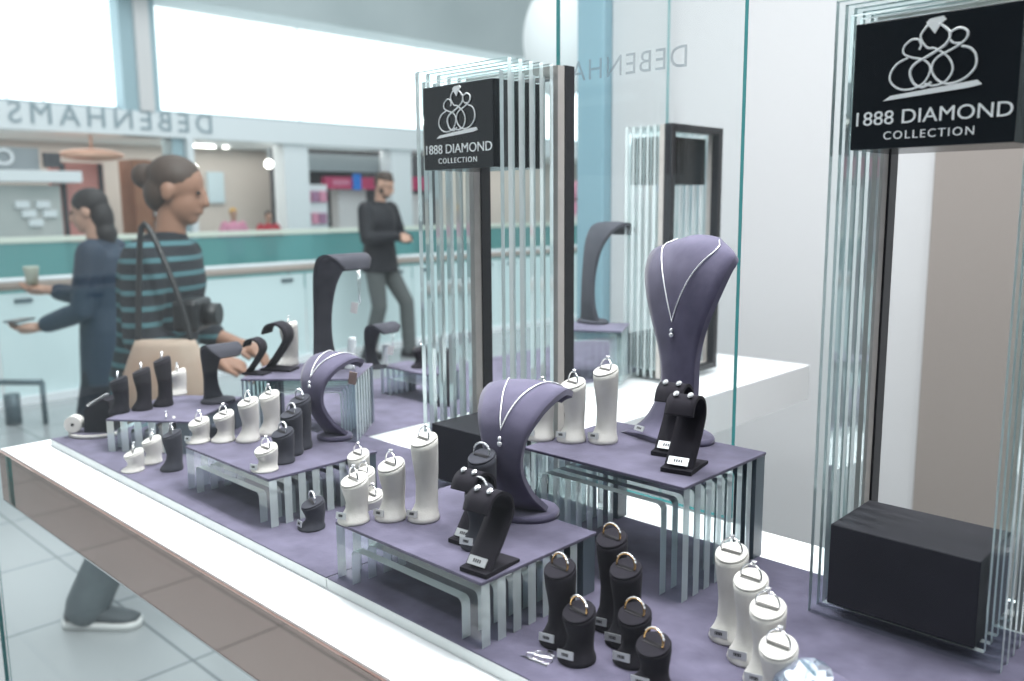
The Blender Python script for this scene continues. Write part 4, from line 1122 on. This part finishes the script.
    fused('hair', hair, g.get('hairmat', 'hair_black'), t, 0.008, 3)
    if 'beard' in g:
        def beard(bm):
            R = hr.to_3x3()
            for v, r in g['beard']: ball(bm, hc+R @ Vector(v), r, rot=R)
        fused('beard', beard, g.get('hairmat', 'hair_black'), t, 0.008, 2)
    for s in (-1, 1):
        bm = BM(); ball(bm, hc+hr.to_3x3() @ Vector((s*0.031, -0.079, 0.018)), (0.012, 0.007, 0.007), 10, 8); link('eye', bm, 'eye_dark', t)
    return t, Matrix.Translation(feet) @ Matrix.Rotation(rz, 4, 'Z') @ Matrix.Scale(S, 4)
camR = Vector((cr.x, cr.y, 0)).normalized(); camF = Vector((cf.x, cf.y, 0)).normalized()
shortcut = [((0, 0.022, 0.052), (0.080, 0.094, 0.078)), ((0, 0.055, 0.0), (0.068, 0.062, 0.07))]
feet = on(383, 357, FLOOR)
man, MM = person('man in black jacket and grey trousers checking his wrist by the railing', feet, (camR*0.85-camF*0.45), 1.0, dict(
    head=(0, -0.075, 1.615), nod=28, headyaw=10, neck=(0, -0.02, 1.46), shoulderR=(-0.19, 0, 1.40), shoulderL=(0.19, 0, 1.40),
    elbowR=(-0.27, -0.05, 1.14), elbowL=(0.26, -0.06, 1.14), wristR=(-0.07, -0.27, 1.16), wristL=(0.05, -0.30, 1.13), handR=((0.75, -0.35, -0.1), (0, 0.3, -1)), handL=((-0.8, -0.35, 0.1), (0, 0.4, -1)),
    hipR=(-0.09, 0, 0.90), kneeR=(-0.11, -0.06, 0.50), ankleR=(-0.12, 0.06, 0.09), hipL=(0.09, 0, 0.90), kneeL=(0.13, -0.20, 0.52), ankleL=(0.13, -0.22, 0.09),
    top='jacket_black', bottom='trousers_grey', hairmat='hair_brown', hair=[((0, 0.020, 0.062), (0.073, 0.090, 0.066)), ((0, 0.05, 0.02), (0.070, 0.062, 0.06)), ((0, 0.0, 0.11), (0.035, 0.04, 0.03))],
    beard=[((0, -0.045, -0.072), (0.045, 0.045, 0.03)), ((0.048, -0.02, -0.04), (0.014, 0.03, 0.03)), ((-0.048, -0.02, -0.04), (0.014, 0.03, 0.03))], coat=0.03, sleeve=0.92))
feet = on(122, 490, FLOOR)
S2 = 1.53/1.75
wm, MW = person('dark-haired person in navy coat facing left with both hands held out', feet, (-camR*0.97-camF*0.1), S2, dict(
    head=(0, -0.06, 1.61), nod=14, neck=(0, -0.02, 1.45), shoulderR=(-0.18, 0.0, 1.39), shoulderL=(0.18, 0.0, 1.39), curl=0.55,
    elbowR=(-0.21, -0.12, 1.10), elbowL=(0.21, -0.06, 1.08), wristR=(-0.13, -0.36, 1.17), wristL=(0.13, -0.32, 0.99), handR=((0.1, -1, 0.05), (0, 0, 1)), handL=((0.0, -1, -0.1), (0, 0, 1)),
    hipR=(-0.09, 0, 0.90), kneeR=(-0.10, -0.05, 0.50), ankleR=(-0.10, 0.03, 0.09), hipL=(0.09, 0, 0.90), kneeL=(0.10, -0.10, 0.50), ankleL=(0.10, -0.06, 0.09),
    top='coat_navy', topname='coat', bottom='trousers_navy', skin='skin', coat=0.20, sleeve=0.80,
    hair=[((0, 0.026, 0.050), (0.086, 0.098, 0.082)), ((0, 0.065, -0.03), (0.074, 0.062, 0.10)), ((0, 0.06, -0.13), (0.07, 0.055, 0.07))]))
# phone in one hand, cup in the other
q = MW @ Vector((0.13, -0.42, 0.985+0.045))
bm = BM(); box(bm, -0.035, 0.035, -0.07, 0.07, -0.005, 0.005, bevel=0.003); o = link('phone', bm, 'phone', None, loc=q, rotz=0.7); tag(o, 'black phone held in the lower hand of the person in navy', 'phone')
q = MW @ Vector((-0.115, -0.44, 1.205))
bm = BM(); loft(bm, [circ(Vector((0, 0, 0)), 0.026, None, 20), circ(Vector((0, 0, 0.085)), 0.036, None, 20), circ(Vector((0, 0, 0.09)), 0.036, None, 20)]); o = link('cup', bm, 'cup', None, loc=q); tag(o, 'small greenish cup held in the upper hand of the person in navy', 'cup')

feet = on(163, 616, FLOOR)  # passer-by reflected in the window, modelled as a solid figure
S3 = 1.62/1.75
st, M3 = person('person in dark striped jersey, grey jeans and sneakers behind the shelf end', feet, (camR*1.0-camF*0.02), S3, dict(
    head=(0.0, -0.17, 1.59), nod=14, neck=(0, -0.12, 1.44), pelvis=(0, -0.04, 0.94), chest=(0, -0.09, 1.27), shoulderR=(-0.165, -0.10, 1.36), shoulderL=(0.165, -0.10, 1.36),
    elbowR=(-0.24, -0.11, 1.10), elbowL=(0.22, -0.06, 1.10), wristR=(-0.17, -0.32, 1.02), wristL=(0.19, -0.28, 1.02),
    hipR=(-0.085, -0.03, 0.90), kneeR=(-0.09, 0.03, 0.50), ankleR=(-0.08, 0.24, 0.09), hipL=(0.085, -0.03, 0.90), kneeL=(0.085, -0.22, 0.51), ankleL=(0.075, -0.24, 0.09),
    top='striped_jersey', topname='jersey', bottom='jeans', skin='skin_deep', sleeve=0.55, hem=0.078, shoemat='shoe_grey', solemat='shoe_white', hairmat='hair_brown',
    hair=[((0, 0.024, 0.050), (0.080, 0.095, 0.079)), ((0, 0.06, -0.01), (0.07, 0.06, 0.075)), ((0, 0.13, 0.03), (0.04, 0.045, 0.045))]))
q = M3 @ Vector((-0.36, -0.24, 0.84))
rzb = st.rotation_euler.z
bt = thing('shoulder_bag', 'beige and brown bag hanging at the hip of the reflected striped jersey person', 'bag', q, rzb)
bm = BM(); rings = []
for z_, a_, b_ in ((0, 0.14, 0.03), (0.02, 0.165, 0.045), (0.12, 0.15, 0.05), (0.24, 0.10, 0.03), (0.26, 0.09, 0.02)):
    rings.append([Vector((b_*math.cos(2*PI*k/24), a_*math.sin(2*PI*k/24), z_)) for k in range(24)])
loft(bm, rings); link('bag_body', bm, 'bag_beige', bt)
bm = BM(); tube(bm, catmull([Vector((0, -0.08, 0.25)), Vector((0.02, -0.03, 0.42)), Vector((0.05, 0.06, 0.60)), Vector((0.03, 0.08, 0.42)), Vector((0, 0.08, 0.25))], 6), 0.009, 8); link('strap', bm, 'bag_black', bt)
q = M3 @ Vector((-0.20, -0.27, 1.13))
cb = thing('camera_bag', 'small black camera case held at the chest of the reflected striped jersey person', 'camera case', q, rzb)
bm = BM(); box(bm, -0.07, 0.07, -0.04, 0.04, 0.0, 0.10, bevel=0.015); link('case_body', bm, 'bag_black', cb)
bm = BM(); u_, w_ = Vector((1, 0, 0)), Vector((0, 0, 1)); loft(bm, [circ(Vector((0, -0.04, 0.05)), 0.036, None, 20, u_, w_), circ(Vector((0, -0.085, 0.05)), 0.034, None, 20, u_, w_)]); link('lens', bm, 'bag_black', cb)
# two far shoppers
def far_person(label, px, pyh, mat, hair):
    q = onX(px, pyh, -14.2); f = Vector((q.x, q.y, FLOOR)); H_ = q.z-FLOOR+0.11
    person(label, f, Vector((1, -0.2, 0)), H_/1.75, dict(
        head=(0, -0.03, 1.62), neck=(0, -0.01, 1.45), shoulderR=(-0.19, 0, 1.39), shoulderL=(0.19, 0, 1.39), elbowR=(-0.30, -0.02, 1.15), elbowL=(0.30, -0.02, 1.15), wristR=(-0.22, -0.2, 1.05), wristL=(0.22, -0.2, 1.05),
        hipR=(-0.09, 0, 0.90), kneeR=(-0.10, -0.02, 0.5), ankleR=(-0.10, 0, 0.09), hipL=(0.09, 0, 0.9), kneeL=(0.1, -0.02, 0.5), ankleL=(0.1, 0, 0.09),
        top=mat, bottom='trousers_navy', hairmat=hair, hair=shortcut, coat=0.12))
far_person('distant shopper in pink with yellow hair behind the far railing', 233, 214, 'pink_cloth', 'yellow_hair')
far_person('distant dark-haired shopper in red behind the far railing', 268, 217, 'red_cloth', 'hair_black')

# ------------------------------------------------------------------ light
def area(name, loc, target, sx, sy, power, col=(1, 1, 1)):
    l = bpy.data.lights.new(name, 'AREA'); l.shape = 'RECTANGLE'; l.size = sx; l.size_y = sy; l.energy = power; l.color = col
    o = bpy.data.objects.new(name, l); COL.objects.link(o); o.location = loc
    d = Vector(target)-Vector(loc); o.rotation_euler = d.to_track_quat('-Z', 'Y').to_euler()
    return o
area('display_light', (-0.75, 0.90, 1.75), (-0.75, 0.66, 0), 2.2, 0.30, 64, (1.0, 0.985, 0.97))
area('shop_light', (0.6, 1.5, 1.85), (-0.2, 1.9, 0), 2.2, 0.8, 11, (0.97, 0.985, 1.0))
area('front_fill_light', (-0.5, -0.9, 2.45), (-0.6, 0.6, 0.1), 1.8, 0.5, 26, (0.98, 0.99, 1.0))  # unseen lamp added to brighten the fronts of the display pieces
area('mall_fill_light', (-5.0, 5.0, 6.0), (-9.5, 6.5, -0.5), 7.0, 14.0, 560, (0.95, 0.98, 1.0))  # unseen area light added to lift the railing, facade and mall
area('shopfront_light', (FX-1.0, 9.0, zC-0.02), (FX-1.0, 9.0, -2), 1.8, 20.0, 170, (1.0, 0.95, 0.90))
w = bpy.data.worlds.new('World'); sc.world = w; w.use_nodes = True
bg = w.node_tree.nodes['Background']; bg.inputs['Color'].default_value = (0.90, 0.965, 1.0, 1); bg.inputs['Strength'].default_value = 0.55

sc.view_settings.view_transform = 'Standard'; sc.view_settings.look = 'None'; sc.view_settings.gamma = 1.0; sc.view_settings.use_curve_mapping = False
sc.view_settings.exposure = 0.35
cy = sc.cycles
cy.use_denoising = True
cy.max_bounces = 14; cy.transmission_bounces = 12; cy.glossy_bounces = 6; cy.diffuse_bounces = 3; cy.transparent_max_bounces = 24
cy.sample_clamp_indirect = 6.0
